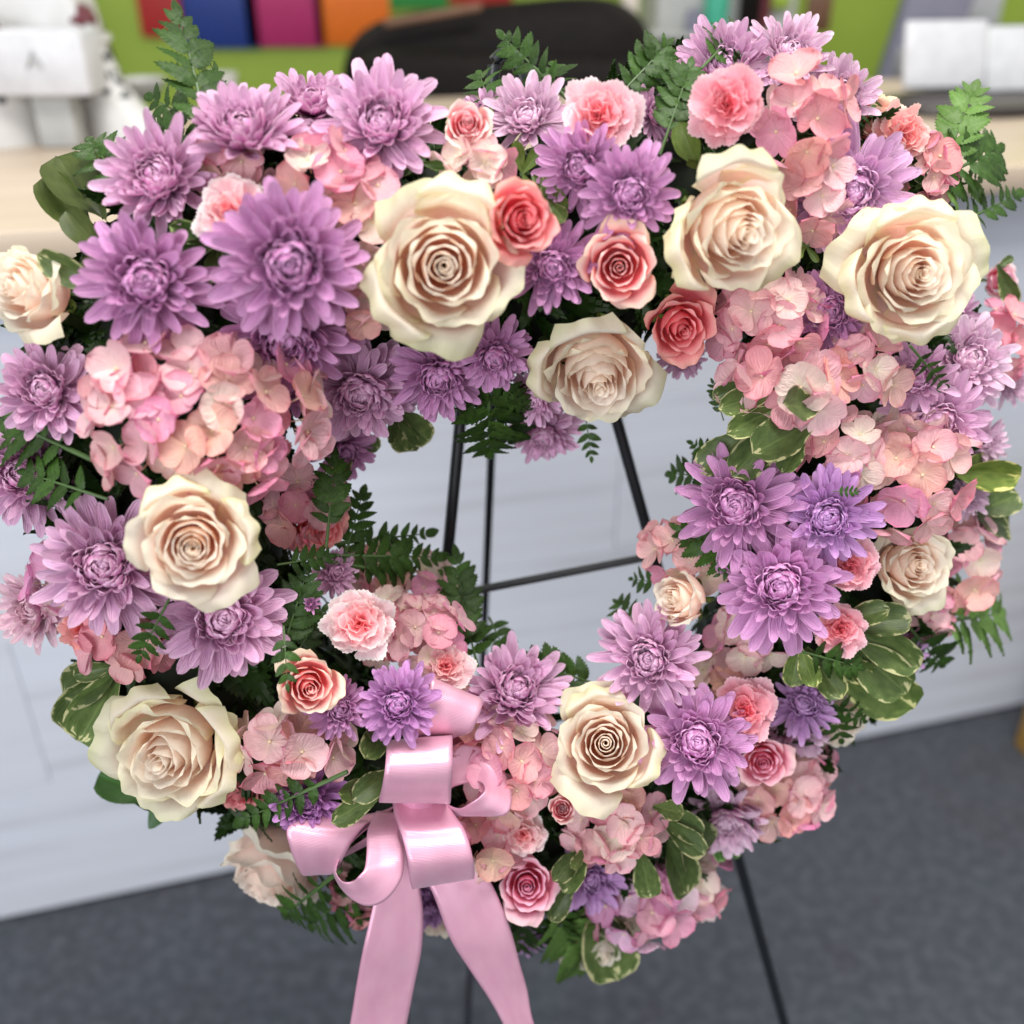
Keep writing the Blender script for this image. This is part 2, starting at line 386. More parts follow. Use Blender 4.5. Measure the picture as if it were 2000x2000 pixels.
RINGS = [(15, 1.0, -4, 'flat', 1.02, .00), (17, .96, 6, 'flat', 1.0, .02), (18, .88, 15, 'flat', .95, .04), (18, .77, 23, 'mid', .92, .06), (17, .66, 30, 'mid', .9, .08), (17, .56, 35, 'spoon', .82, .10)]
def make_mum(x, y, r, tx, ty, label, lift=.0, cup=0.0, tint=(1, 1, 1), fluffy=1.0, rings=6, droop=0.0, group='lavender chrysanthemums in the wreath'):
    A = face(x, y, tx, ty); P, Z = surf(x, y, lift)
    s = r * Z / 2000 * 1.27; P = P - A * s * .22
    o = root('chrysanthemum', P, frame(A, rnd() * 6.28), s, label, 'chrysanthemum', group)
    cup += ru(-7, 9); lop = rnd() * 6.28; wsc = ru(.9, 1.15); fl_ = ru(.8, 1.3)
    for ri in range(rings):
        n, ln, el, kind, wd, z0 = RINGS[ri]; wd *= wsc
        if r < 60: n = int(n * .85)
        for k in range(n):
            if ri == 0 and rnd() < .10: continue
            az = (k + .5 * (ri % 2)) * 2 * PI / n + ru(-.13, .13)
            e = R(el + cup * (1 - ri / 7) + ru(-10, 10) * fluffy * fl_ + 9 * math.cos(az - lop) * (1 - ri / 7))
            l = ln * ru(.84, 1.10)
            sh = ru(.90, 1.10)
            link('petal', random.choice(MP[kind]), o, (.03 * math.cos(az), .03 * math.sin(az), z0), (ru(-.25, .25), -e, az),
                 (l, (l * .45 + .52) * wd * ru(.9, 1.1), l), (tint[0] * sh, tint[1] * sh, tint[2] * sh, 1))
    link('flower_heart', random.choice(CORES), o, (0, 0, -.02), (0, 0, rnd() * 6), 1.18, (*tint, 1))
    link('stem', ST['thin'], o)
    return o

def hyd_petal(seed):
    rr = random.Random(seed); ph = rr.random() * 6; cupd = rr.uniform(-.10, .22); pt = rr.uniform(.0, .10)
    def fn(u, v):
        ww = .56 * math.sin(PI * min(1, v ** .72 * .93 + .05)) ** .62 if v < 1 else 0
        ww = .56 * (.12 + .88 * math.sin(PI / 2 * min(1, v / .55))) * (1 - max(0, (v - .55) / .45) ** 2.4) ** .55
        x = .04 + v * .98 + pt * math.exp(-(u * 4) ** 2) * v ** 4
        z = cupd * (v * v) * .9 + .10 * u * u * v + .035 * math.sin(u * 4 + ph + v * 3) * v - .03 * math.exp(-(u * 6) ** 2)
        return Vector((x, u * ww, z + .02))
    return grid('hydrangea_petal', fn, 8, 8, M['hyd'])
HP = [hyd_petal(i) for i in range(6)]
def bead_mesh():
    b = MB(); b.lathe((0, 0, .05), [(.001, -.05), (.05, -.04), (.075, 0), (.05, .05), (.001, .07)], 8); b.tube([(0, 0, 0), (0, .02, -.3), (.03, 0, -.6)], [.03, .03, .025], 5)
    return b.build('floret', M['bead'])
BEAD = bead_mesh()
def make_hyd(x, y, r, tx, ty, label, rf=46, lift=-.005, tint=(1, 1, 1), cream=.2, spread=78, sq=(1, 1), flat=.6, group='pink hydrangea clusters in the wreath'):
    A = face(x, y, tx, ty); P, Z = surf(x, y, lift)
    s = r * Z / 2000; P = P - A * s * flat * .8
    q = frame(A, 0)
    o = root('hydrangea', P, q, s, label, 'hydrangea', group)
    # squash axes are given across / up the picture; turn them into the head's frame
    inv = q.to_matrix().inverted(); ux = inv @ RV; ux.z = 0; ux.normalize()
    f = rf * .9 / r; cs = math.cos(R(spread))
    s *= 1.08; o.scale = (s, s, s); n = max(7, int(4.5 * (1 - cs) / (f * f) * sq[0] * sq[1]))
    for k in range(n):
        cz = 1 - (k + .5) / n * (1 - cs); a = k * 2.39996 + ru(-.2, .2); sn = math.sqrt(1 - cz * cz)
        d = Vector((sn * math.cos(a), sn * math.sin(a), cz))
        up = ux.cross(Vector((0, 0, 1)))
        pos = ux * d.dot(ux) * sq[0] + up * d.dot(up) * sq[1] * 1.0 + Vector((0, 0, d.z * flat * 1.25))
        pos *= ru(.80, 1.08)
        nn = (d + Vector((ru(-.35, .35), ru(-.35, .35), ru(-.1, .3)))).normalized()
        fl = link('floret', BEAD, o, pos, None, f * ru(.86, 1.12)); fl.rotation_mode = 'QUATERNION'; fl.rotation_quaternion = frame(nn, rnd() * 6.28)
        c = rnd()
        if c < cream * .8: tt = (1.06, 1.5, 1.28)
        elif c < cream * .8 + .25: tt = (1.05, 1.22, 1.2)
        else: tt = (ru(.97, 1.06), ru(.80, 1.15), ru(.84, 1.15))
        for p in range(4):
            sh = ru(.93, 1.05)
            link('petal', random.choice(HP), fl, None, (ru(-.2, .2), -ru(.0, .45), p * PI / 2 + ru(-.14, .14)), (ru(.92, 1.08), ru(.95, 1.15), 1),
                 (min(1.2, tt[0] * tint[0] * sh), tt[1] * tint[1] * sh, tt[2] * tint[2] * sh, 1))
    return o

def carn_petal(seed, wid, f0, amp):
    rr = random.Random(seed); ph = rr.random() * 6; fr = f0 * rr.uniform(.85, 1.2)
    def fn(u, v):
        a = u * wid * (.25 + .75 * v)
        tooth = .018 * (1 if int((u + 1) * 12 + .5) % 2 else -1) * (v ** 8)
        l = v * (1 - .22 * u * u + .05 * math.sin(u * fr * 1.6 + ph)) + tooth
        z = (amp * math.sin(u * fr + ph) + amp * .3 * math.sin(u * fr * 2.3 + ph * 2)) * v ** 1.7 + .10 * v * v * v
        return Vector((l * math.cos(a), l * math.sin(a), z))
    return grid('carnation_petal', fn, 24, 7, M['carn'])
CP = [carn_petal(i, w_, 3.4, .10) for i, w_ in enumerate((.62, .72, .8, .66))]
CPI = [carn_petal(20 + i, w_, 5.6, .15) for i, w_ in enumerate((.8, .9, .75, 1.0))]
CR = [(6, 1.0, 2, .0), (6, .97, 16, .03), (5, .88, 32, .05), (5, .76, 48, .05), (4, .66, 62, .03), (4, .55, 76, 0)]
def make_carn(x, y, r, tx, ty, label, lift=.01, tint=(1, 1, 1), cup=0, group='pink carnations in the wreath', name='carnation'):
    A = face(x, y, tx, ty); P, Z = surf(x, y, lift)
    s = r * Z / 2000 * 1.02; P = P - A * s * .45
    o = root(name, P, frame(A, rnd() * 6.28), s, label, 'carnation', group)
    for ri, (n, ln, el, of) in enumerate(CR):
        for k in range(n):
            az = (k + .5 * (ri % 2)) * 2 * PI / n + ru(-.2, .2); l = ln * ru(.80, 1.12); sh = ru(.94, 1.05)
            g = 1 - .06 * ri
            link('petal', random.choice(CP if ri < 2 else CPI), o, (.0, 0, .03 * ri), (ru(-.25, .25), -R(min(88, el + cup * (1 - ri / 6)) + ru(-7, 7)), az), (l, l * ru(.9, 1.05), l),
                 (tint[0] * sh, tint[1] * sh * g, tint[2] * sh * g, 1))
    link('stem', ST['thin'], o)
    return o

# ------------------------------------------------------------ leaves
def pinna(seed, wid=.26, teeth=9):
    """one toothed leatherleaf leaflet along +X, unit length"""
    rr = random.Random(seed); vs = []; uv = []; fs = []; n = teeth * 2
    bend = rr.uniform(-.06, .10)
    for i in range(n + 1):
        s = i / n; w0 = wid * (math.sin(PI * min(1, (s * .80 + .12))) ** .8) * (1 - s) ** .35 if s < 1 else 0
        w0 *= 1.0 if i % 2 == 0 else .78
        fw = .05 if i % 2 == 0 else -.01
        z = .06 * math.sin(s * PI) - .10 * s * s
        y0 = bend * s * s
        for j, (u, zz) in enumerate(((-1, -.035), (-.5, .0), (0, -.03), (.5, .0), (1, -.035))):
            vs.append((min(1.02, s + fw * abs(u)), y0 + u * w0, z + zz + .02 * rr.uniform(-1, 1) * abs(u))); uv.append([(u + 1) / 2, s])
    for i in range(n):
        for j in range(4):
            a = i * 5 + j; fs.append((a, a + 1, a + 6, a + 5))
    return mesh('fern_leaflet', vs, fs, M['fern'], uv)
PIN = [pinna(i, w_) for i, w_ in enumerate((.27, .33, .30, .25))]
PINP = [m_.copy() for m_ in PIN]
for m_ in PINP: m_.materials[0] = M['fernpale']
def make_fern(bx, by, txx, tyy, label, wid=.36, npair=7, lift0=.0, lift1=.0, pale=False, tilt=(0, 0), tint=(1, 1, 1), group='leatherleaf fern fronds in the wreath', depth_tip=None):
    B, _ = surf(bx, by, lift0); T, _ = surf(txx, tyy, lift1)
    X = T - B; Ln = X.length; X.normalize()
    A = face((bx + txx) / 2, (by + tyy) / 2, tilt[0], tilt[1]); Y = A.cross(X).normalized(); Zx = X.cross(Y)
    o = root('fern_frond', B, Matrix((X, Y, Zx)).transposed().to_quaternion(), Ln, label, 'fern frond', group)
    sag = ru(.02, .10)
    def zz(s): return sag * math.sin(s * PI)
    link('rachis', tube_mesh('rachis', [(s / 6, 0, zz(s / 6) - .012) for s in range(-1, 7)], [.016 * (1.15 - max(0, s) / 6) for s in range(-1, 7)], M['stem'], 6), o)
    pins = PINP if pale else PIN
    npair = max(4, npair - 1); wid = min(wid, .36) if Ln > .04 else min(wid, .32)
    for k in range(npair):
        s = .12 + .80 * k / npair
        l = wid * (math.sin(PI * min(1, .30 + .62 * k / npair)) ** .9) * ru(.9, 1.08)
        for sd in (-1, 1):
            sh = ru(.8, 1.2)
            link('leaflet', random.choice(pins), o, (s + ru(-.01, .01), 0, zz(s)), (sd * ru(-.1, .35), -ru(-.1, .18), sd * R(lerp(58, 40, k / npair) + ru(-5, 5))), (l, l * 1.2, l), (tint[0] * sh, tint[1] * sh, tint[2] * sh, 1))
    link('leaflet', random.choice(pins), o, (.86, 0, zz(.86)), (0, 0, 0), (.18, .2, .2), (*tint, 1))
    return o
def pit_leaf(seed, wid):
    rr = random.Random(seed); ph = rr.random() * 6; cv = rr.uniform(-.25, .35); wv_ = rr.uniform(.01, .03)
    def fn(u, v):
        ww = wid * (.10 + .90 * math.sin(PI / 2 * min(1, v / .66)) ** 1.2) * (1 - max(0, (v - .66) / .34) ** 2.3) ** .55
        z = cv * v * v - .02 + .10 * u * u * (ww / wid) + wv_ * math.sin(v * 11 + ph) * abs(u) - .02 * math.exp(-(u * 7) ** 2)
        return Vector((v, u * ww * (1 + .03 * math.sin(v * 14 + ph)), z))
    return grid('broad_leaf', fn, 8, 12, M['pit'])
PL = [pit_leaf(i, w_) for i, w_ in enumerate((.21, .25, .19, .23, .27))]
PLG = [m_.copy() for m_ in PL]
for m_ in PLG: m_.materials[0] = M['leaf']
def make_sprig(x, y, leaves, label, kind='pit', lift=.0, tint=(1, 1, 1), group='broad leaf sprigs in the wreath'):
    """leaves: list of (tip x, tip y, tilt) from the shared foot x, y"""
    B, Z = surf(x, y, lift); A = face(x, y, 0, 0)
    o = root('leaf_sprig', B, Quaternion(), 1.0, label, 'leaf sprig', group)
    for i, lf in enumerate(leaves):
        tx_, ty_ = lf[0], lf[1]; lf_l = lf[2] if len(lf) > 2 else .0; fx, fy = (lf[3], lf[4]) if len(lf) > 4 else (x, y)
        b2, _ = surf(fx, fy, lift); t2, _ = surf(tx_, ty_, lift + lf_l)
        X = t2 - b2; Ln = X.length; X.normalize()
        AA = (A + Vector((ru(-.3, .3), 0, ru(-.3, .3)))).normalized()
        Y = AA.cross(X).normalized(); Zx = X.cross(Y); sh = ru(.8, 1.15)
        l = link('leaf', random.choice(PL if kind == 'pit' else PLG), o, b2 - B + AA * .0015 * i, None, Ln, (tint[0] * sh, tint[1] * sh, tint[2] * sh, 1))
        l.rotation_mode = 'QUATERNION'; l.rotation_quaternion = Matrix((X, Y, Zx)).transposed().to_quaternion()
    tb, _ = surf(x, y, lift - .04)
    link('stem', tube_mesh('stem', [(0, 0, 0), (tb - B) * .5 + Vector((.004, 0, 0)), tb - B], [.0016, .0016, .0014], M['stem'], 6), o)
    return o
# ------------------------------------------------------------ the setting: floor, counter, wall behind
CY, CS = 1.19, .28                                   # counter front: y = CY + CS * x
CH = 1.0
cdir = Vector((1, CS, 0)).normalized(); cn = Vector((CS, -1, 0)).normalized(); crz = math.atan(CS)
def cpt(s, z, out=0.0): return Vector((0, CY, 0)) + cdir * s + Vector((0, 0, z)) + cn * out
def floor_mat():
    m, nt, out = newmat('slate_carpet'); L = nt.links.new
    tc = nd(nt, 'ShaderNodeTexCoord')
    n1 = nd(nt, 'ShaderNodeTexNoise', i_Scale=9.0, i_Detail=3.0); L(tc.outputs['Object'], n1.inputs['Vector'])
    n2 = nd(nt, 'ShaderNodeTexNoise', i_Scale=55.0, i_Detail=4.0); L(tc.outputs['Object'], n2.inputs['Vector'])
    n3 = nd(nt, 'ShaderNodeTexNoise', i_Scale=420.0, i_Detail=2.0); L(tc.outputs['Object'], n3.inputs['Vector'])
    c = ramp(nt, n1.outputs[0], [(.3, (.050, .052, .064)), (.7, (.055, .066, .080))])
    c = mix(nt, c, (.125, .135, .155), math_(nt, 'MULTIPLY_ADD', n2.outputs[0], 2.2, -.95, clamp=True))
    c = mix(nt, c, (.035, .038, .047), math_(nt, 'MULTIPLY_ADD', n3.outputs[0], 2.0, -.8, clamp=True))
    p = nd(nt, 'ShaderNodeBsdfPrincipled', i_Roughness=.85); L(c, p.inputs['Base Color'])
    bp = nd(nt, 'ShaderNodeBump', i_Strength=.6, i_Distance=.003); L(n3.outputs[0], bp.inputs['Height']); L(bp.outputs[0], p.inputs['Normal'])
    L(p.outputs[0], out.inputs[0]); return m
def travertine():
    m, nt, out = newmat('pale_streaked_panel'); L = nt.links.new
    tc = nd(nt, 'ShaderNodeTexCoord'); oi = nd(nt, 'ShaderNodeObjectInfo')
    mp = nd(nt, 'ShaderNodeMapping'); mp.inputs['Scale'].default_value = (1.1, 1, 15); L(tc.outputs['Object'], mp.inputs[0])
    cmb = nd(nt, 'ShaderNodeCombineXYZ'); L(math_(nt, 'MULTIPLY', oi.outputs['Random'], 20.0), cmb.inputs[0]); L(math_(nt, 'MULTIPLY', oi.outputs['Random'], 9.0), cmb.inputs[2]); L(cmb.outputs[0], mp.inputs['Location'])
    n1 = nd(nt, 'ShaderNodeTexNoise', i_Scale=2.2, i_Detail=6.0); L(mp.outputs[0], n1.inputs['Vector'])
    n2 = nd(nt, 'ShaderNodeTexNoise', i_Scale=3.0, i_Detail=4.0); L(tc.outputs['Object'], n2.inputs['Vector'])
    c = ramp(nt, n1.outputs[0], [(.30, (.46, .49, .56)), (.45, (.57, .61, .70)), (.72, (.62, .67, .77))])
    c = mix(nt, c, (.60, .56, .52), math_(nt, 'MULTIPLY', n2.outputs[0], .35))
    p = nd(nt, 'ShaderNodeBsdfPrincipled', i_Roughness=.38); L(c, p.inputs['Base Color'])
    L(p.outputs[0], out.inputs[0]); return m
M['floor'] = floor_mat(); M['panel'] = travertine()
M['joint'] = plain('panel_joint', (.50, .52, .58), .8)
M['top'] = plain('pale_wood_top', (.54, .44, .34), .4, c2=(.45, .36, .27), scale=3, stretch=(1, 9, 9))
M['green'] = plain('lime_green_paint', (.27, .38, .040), .55, c2=(.24, .34, .035), scale=6)
M['white'] = plain('white_plastic', (.60, .61, .64), .5)
M['whitecloth'] = plain('glazed_white', (.58, .58, .57), .4)
M['cream'] = plain('cream_paint', (.62, .56, .48), .5)
M['black'] = plain('black_leather', (.007, .005, .004), .6, c2=(.004, .003, .003), scale=60, bump=.3, spec=.12)
M['dark'] = plain('dark_plastic', (.03, .022, .02), .4)
M['grey'] = plain('grey_board', (.42, .43, .42), .6)
M['mauve'] = plain('mauve_grey_panel', (.20, .20, .27), .6)
M['easel'] = plain('black_painted_wire', (.010, .013, .016), .32, c2=(.006, .008, .010), scale=30)
M['steel'] = plain('dark_grey_wire', (.09, .095, .10), .35, .4)
for nme, c in (('blue', (.010, .035, .22)), ('magenta', (.42, .02, .13)), ('orange', (.75, .16, .008)), ('kelly', (.03, .25, .05)), ('red', (.40, .02, .02)), ('teal', (.04, .38, .24)),
               ('maroon', (.12, .02, .03)), ('brown', (.13, .06, .03)), ('yellow', (.45, .25, .05)), ('pinkprint', (.80, .45, .58)), ('leafprint', (.10, .22, .08)), ('amber', (.62, .36, .12)), ('violet', (.32, .16, .34))):
    M[nme] = plain(nme + '_paint', c, .5)

def speckle():
    m, nt, out = newmat('speckled_glaze'); L = nt.links.new
    tc = nd(nt, 'ShaderNodeTexCoord'); v = nd(nt, 'ShaderNodeTexVoronoi', i_Scale=75.0); L(tc.outputs['Object'], v.inputs['Vector'])
    sp = nd(nt, 'ShaderNodeSeparateXYZ'); L(tc.outputs['Object'], sp.inputs[0])
    f = math_(nt, 'MULTIPLY', math_(nt, 'LESS_THAN', v.outputs['Distance'], .42), math_(nt, 'GREATER_THAN', sp.outputs[2], .045))
    p = nd(nt, 'ShaderNodeBsdfPrincipled', i_Roughness=.4); L(mix(nt, (.58, .58, .57), (.03, .035, .04), f), p.inputs['Base Color'])
    L(p.outputs[0], out.inputs[0]); return m
M['speckle'] = speckle()
fl = mesh('floor', [(-6, -4, 0), (6, -4, 0), (6, 6, 0), (-6, 6, 0)], [(0, 1, 2, 3)], M['floor'])
tag(link('floor', fl), None, None, kind='structure')
wy = 2.95
b = MB(); b.box((0, wy + .05, 1.3), 8, .1, 2.6); tag(link('wall', b.build('wall', M['green'], False)), None, None, kind='structure')

# counter: body, top, front panels with joints
def empty(name, loc, label, cat, group=None, rz=0):
    o = bpy.data.objects.new(name, None); col.objects.link(o); o.location = loc; o.rotation_euler = (0, 0, rz); return tag(o, label, cat, group)
ct = empty('reception_counter', (0, CY, 0), 'long pale streaked reception counter with beige top behind the wreath', 'counter', rz=crz)
b = MB(); b.box((0, .33, (CH - .04) / 2), 4.4, .62, CH - .044); link('counter_body', b.build('counter_body', M['joint'], False), ct)
b = MB(); b.box((0, .31, CH - .0175), 4.44, .74, .035, 0, .006); link('counter_top', b.build('counter_top', M['top']), ct)
pw, phh = .485, .235
for j in range(4):
    for i in range(9):
        cx = -1.98 + i * pw + (.12 if j % 2 else -.05); b = MB(); b.box((0, 0, 0), pw - .0008, .016, phh - .0008, 0, .0008)
        link('panel', b.build('panel', M['panel'], False), ct, (cx, .012 + ru(-.0006, .0006), .012 + phh * (j + .5)))

# cards on the green wall
def wall_sheet(name, x0, x1, y0, y1, mat, label, cat, group=None, Y=wy, th=.012):
    a = at_y(x0, y1, Y - th); c = at_y(x1, y0, Y - th)
    b = MB(); b.box((0, 0, 0), abs(c.x - a.x), th, abs(c.z - a.z), 0, .002)
    return tag(link(name, b.build(name, mat), None, ((a.x + c.x) / 2, Y - th / 2 - .003, (a.z + c.z) / 2)), label, cat, group)
G = 'coloured boards on the green wall'
wall_sheet('coloured_board', 362, 484, -150, 95, M['blue'], 'royal blue board on the green wall, left of the magenta one', 'board', G)
wall_sheet('coloured_board', 486, 618, -150, 92, M['magenta'], 'magenta board on the green wall between blue and orange', 'board', G)
wall_sheet('coloured_board', 620, 752, -150, 88, M['orange'], 'orange board on the green wall beside the dark chair', 'board', G)
wall_sheet('coloured_board', 760, 872, -150, 16, M['kelly'], 'green board showing at the top edge right of the orange one', 'board', G)
wall_sheet('coloured_board', 876, 1000, -150, 8, M['red'], 'red board just showing at the top edge above the chair', 'board', G)
wall_sheet('coloured_board', 278, 334, -150, 72, M['red'], 'small dark red board behind the tall fern frond', 'board', G)
wall_sheet('wall_notice', 1822, 1985, -120, 50, M['white'], 'white notice pinned on the green wall at top right', 'paper', None)
wall_sheet('picture_print', 1832, 1885, -20, 8, M['pinkprint'], 'small pink picture pasted onto the white notice', 'picture', None, Y=wy - .016, th=.002)
# cream post of the room at left, grey cupboard and mauve door at right (standing before the wall)
def standing(name, x0, x1, Y, z0, z1, dep, mat, label, cat, lean=0.0):
    a = at_y(x0, 100, Y); c = at_y(x1, 100, Y); b = MB()
    b.box((0, 0, (z1 - z0) / 2), abs(c.x - a.x), dep, z1 - z0, 0, .006)
    o = link(name, b.build(name, mat), None, ((a.x + c.x) / 2, Y + dep / 2, z0), (0, lean, 0)); return tag(o, label, cat)
standing('door_frame', 150, 222, 2.7, 0, 2.2, .1, M['cream'], 'cream upright door frame behind the white pots', 'door frame', R(-8))
standing('grey_cupboard', 1278, 1545, 2.45, 0, 1.7, .3, M['grey'], 'pale grey cupboard behind the right lobe of the wreath', 'cupboard')
standing('mauve_door', 1575, 1700, 2.35, 0, 1.7, .05, M['mauve'], 'dull mauve grey door leaning open beside the green wall', 'door', R(10))
standing('wooden_post', 1212, 1243, 2.35, 0, 1.5, .04, M['cream'], 'beige upright post right of the dark chair', 'post')
# things on and behind the counter
def top_pt(x, y): p = at_z(x, y, CH); return p
# office chair (dark leather back) behind the counter
chp = at_y(985, 100, 2.0)
ch = empty('office_chair', (chp.x, chp.y, 0), 'dark brown leather office chair back standing behind the counter', 'chair')
def cushion(name, w_, d_, h_, mat, parent, loc, rot=(0, 0, 0), bulge=.5):
    def fn(u, v):
        a = u * PI; b_ = (v - .5) * PI
        cu, su, cv, sv = math.cos(a), math.sin(a), math.cos(b_), math.sin(b_)
        f = lambda q, e: math.copysign(abs(q) ** e, q)
        return Vector((w_ / 2 * f(cu, .35) * f(cv, .4), d_ / 2 * f(su, .8) * f(cv, .6), h_ / 2 * f(sv, .45)))
    return link(name, grid(name, fn, 40, 20, mat), parent, loc, rot)
a = at_y(760, 25, 2.0); c = at_y(1215, 175, 2.0)
zt = a.z
cushion('backrest', .58, .13, .50, M['black'], ch, (0, 0, zt - .235), (R(-6), R(-5), 0))
cushion('headrest', .56, .15, .12, M['black'], ch, (.02, -.03, zt - .12), (R(-6), R(3), 0))
cushion('seat', .52, .52, .12, M['black'], ch, (0, .1, .5))
cushion('armrest', .07, .30, .05, M['dark'], ch, (-.30, -.02, zt - .28), (0, 0, 0))
cushion('armrest', .07, .30, .05, M['dark'], ch, (.30, -.02, zt - .28), (0, 0, 0))
b = MB(); b.tube([(0, .1, .12), (0, .1, .46)], .03, 10)
for k in range(5): b.tube([(0, .1, .10), (.28 * math.cos(k * 1.2566), .1 + .28 * math.sin(k * 1.2566), .05)], [.03, .018], 8)
link('base', b.build('base', M['dark']), ch)
b = MB(); b.box((0, 0, 0), .17, .015, .013, 0, .004)
link('top_rail', b.build('top_rail', M['brown']), ch, at_y(845, 30, 1.93) - ch.location, (0, R(-9), 0))

def box_thing(name, px, py, w_, d_, h_, mat, label, cat, rz=0, z=CH, group=None, bev=.006):
    p = at_z(px, py, z); b = MB(); b.box((0, 0, h_ / 2), w_, d_, h_, 0, bev)
    return tag(link(name, b.build(name, mat), None, p, (0, 0, rz)), label, cat, group)
# card reader / tray stand on the right of the counter
p = at_z(1890, 214, CH)
st = empty('sign_stand', p, 'white tilted display screen on a dark oval foot, right end of the counter', 'display', rz=R(8))
b = MB(); b.lathe((0, 0, 0), [(.001, 0), (.125, 0), (.135, .006), (.13, .016), (.10, .022), (.001, .024)], 32); link('foot', b.build('foot', M['dark']), st, scale=(1.1, .7, 1))
b = MB(); b.box((-.045, 0, .078), .135, .012, .10, 0, .006); link('screen', b.build('screen', M['white']), st, (0, 0, .004), (R(-16), 0, 0))
b = MB(); b.box((.085, .012, .072), .11, .012, .098, 0, .006); link('side_panel', b.build('side_panel', plain('light_grey_plastic', (.62, .64, .66), .45)), st, (0, 0, .004), (R(-16), 0, 0))
b = MB(); b.box((0, .03, .04), .03, .02, .07, 0, .004); link('neck', b.build('neck', M['dark']), st)
box_thing('small_grey_box', 1768, 150, .05, .03, .05, plain('mid_grey', (.22, .23, .25), .6), 'small grey box standing left of the white display screen', 'box', 0)
# bowl and cup
p = at_z(283, 196, CH); b = MB(); b.lathe((0, 0, 0), [(.001, .002), (.02, .002), (.026, .006), (.045, .03), (.048, .042), (.046, .042), (.042, .03), (.02, .010), (.001, .008)], 28)
tag(link('cream_bowl', b.build('cream_bowl', M['whitecloth']), None, p, None, .8), 'small cream bowl on the counter below the tall fern', 'bowl')
p = at_z(440, 205, CH); b = MB(); b.lathe((0, 0, 0), [(.001, .001), (.024, .001), (.026, .004), (.030, .055), (.032, .06), (.028, .06), (.024, .01), (.001, .006)], 28)
tag(link('white_cup', b.build('white_cup', M['whitecloth']), None, p, None, .8), 'white cup on the counter right of the tall fern', 'cup')
# white patterned planters at the left end of the counter
G = 'white glazed pots on the left of the counter'
def slipper(px, py, rz, label, sc_=1.0):
    p = at_z(px, py, CH); o = empty('white_pot', p, label, 'pot', G, rz); o.scale = (sc_,) * 3
    def fn(u, v):
        a = u * PI; e = v
        wx = .030 + .040 * (1 - e) ** 1.5; wy_ = .024 + .010 * (1 - e)
        return Vector((wx * math.cos(a) + .035 * (1 - e) ** 2, wy_ * math.sin(a), .105 * e))
    link('pot_body', grid('pot_body', fn, 28, 12, M['speckle']), o)
    b = MB(); b.lathe((0, 0, .105), [(.030, -.003), (.034, 0), (.033, .006), (.026, .006), (.024, -.004)], 24); link('pot_rim', b.build('pot_rim', M['whitecloth']), o)
    for k in range(7):
        b = MB(); rr_ = ru(.010, .018); b.lathe((0, 0, 0), [(.001, -rr_), (rr_ * .7, -rr_ * .7), (rr_, 0), (rr_ * .7, rr_ * .7), (.001, rr_)], 8)
        link('ornament', b.build('ornament', M[('violet', 'leafprint', 'amber', 'whitecloth', 'maroon', 'white', 'grey')[k]]), o, (ru(-.022, .022), ru(-.02, .012), .112 + ru(0, .018)))
slipper(30, 280, R(200), 'white glazed pot at the left edge of the counter', 1.15)
slipper(195, 262, R(-20), 'white glazed pot with dotted trinkets right of the other pot', 1.15)
p = at_y(90, 120, 1.42)
bx = empty('white_box', p, 'white printed gift box stacked over the glazed pots', 'box')
b = MB(); b.box((0, 0, 0), .125, .07, .075, 0, .005); link('carton', b.build('carton', M['white']), bx)
b = MB(); b.box((0, .005, -.0705), .05, .035, .066, 0, .003); link('riser', b.build('riser', M['grey']), bx)
b = MB(); b.tube([(-.012, 0, -.01), (0, 0, .015), (.012, 0, -.01)], .002, 6); b.tube([(-.006, 0, 0), (.006, 0, 0)], .002, 6); link('print', b.build('print', M['grey']), bx, (0, -.037, .004), None, .8)
b = MB(); b.box((0, 0, -.035), .09, .05, .19, 0, .006); tag(link('dark_case', b.build('dark_case', M['black']), None, at_y(118, 25, 1.60), (0, R(-12), 0)), 'black case leaning behind the white box, top left', 'case')
b = MB(); b.box((0, 0, -.055), .20, .08, .21, 0, .006); tag(link('white_bag', b.build('white_bag', M['whitecloth']), None, at_y(20, 10, 1.52), (0, R(-8), 0)), 'white bag at the top left corner of the photo', 'bag')
# shelf things at the top right
def lathe_thing(name, px, py, Y, prof, mat, label, cat, sc_=1):
    b = MB(); b.lathe((0, 0, 0), prof, 20); return tag(link(name, b.build(name, mat), None, at_y(px, py, Y), None, sc_), label, cat)
lathe_thing('teal_bottle', 1395, 62, 2.40, [(.001, 0), (.025, 0), (.026, .10), (.012, .13), (.012, .15), (.001, .15)], M['teal'], 'teal bottle before the pale grey cupboard', 'bottle')
lathe_thing('dark_jar', 1352, 62, 2.40, [(.001, 0), (.016, 0), (.018, .03), (.01, .045), (.001, .045)], M['mauve'], 'small dark jar left below the teal bottle', 'jar')
shz = at_y(1395, 62, 2.40).z; cup_ = [o for o in bpy.data.objects if o.name == 'grey_cupboard'][0]
def on_shelf(px, h): p_ = at_y(px, 40, 2.40); return Vector((p_.x, 2.40, shz + h / 2))
b = MB(); b.box((0, 0, 0), .34, .09, .012, 0, .002); link('shelf', b.build('shelf', M['grey']), cup_, Vector((at_y(1410, 40, 2.4).x, 2.405, shz - .0065)) - cup_.location)
b = MB(); b.box((0, 0, 0), .045, .02, .20, 0, .004); tag(link('black_binder', b.build('black_binder', M['black']), None, on_shelf(1462, .20)), 'black binder upright right of the teal bottle', 'binder')
b = MB(); b.box((0, 0, 0), .022, .02, .24, 0, .004); tag(link('maroon_binder', b.build('maroon_binder', M['maroon']), None, on_shelf(1492, .24)), 'maroon binder next to the black one', 'binder')
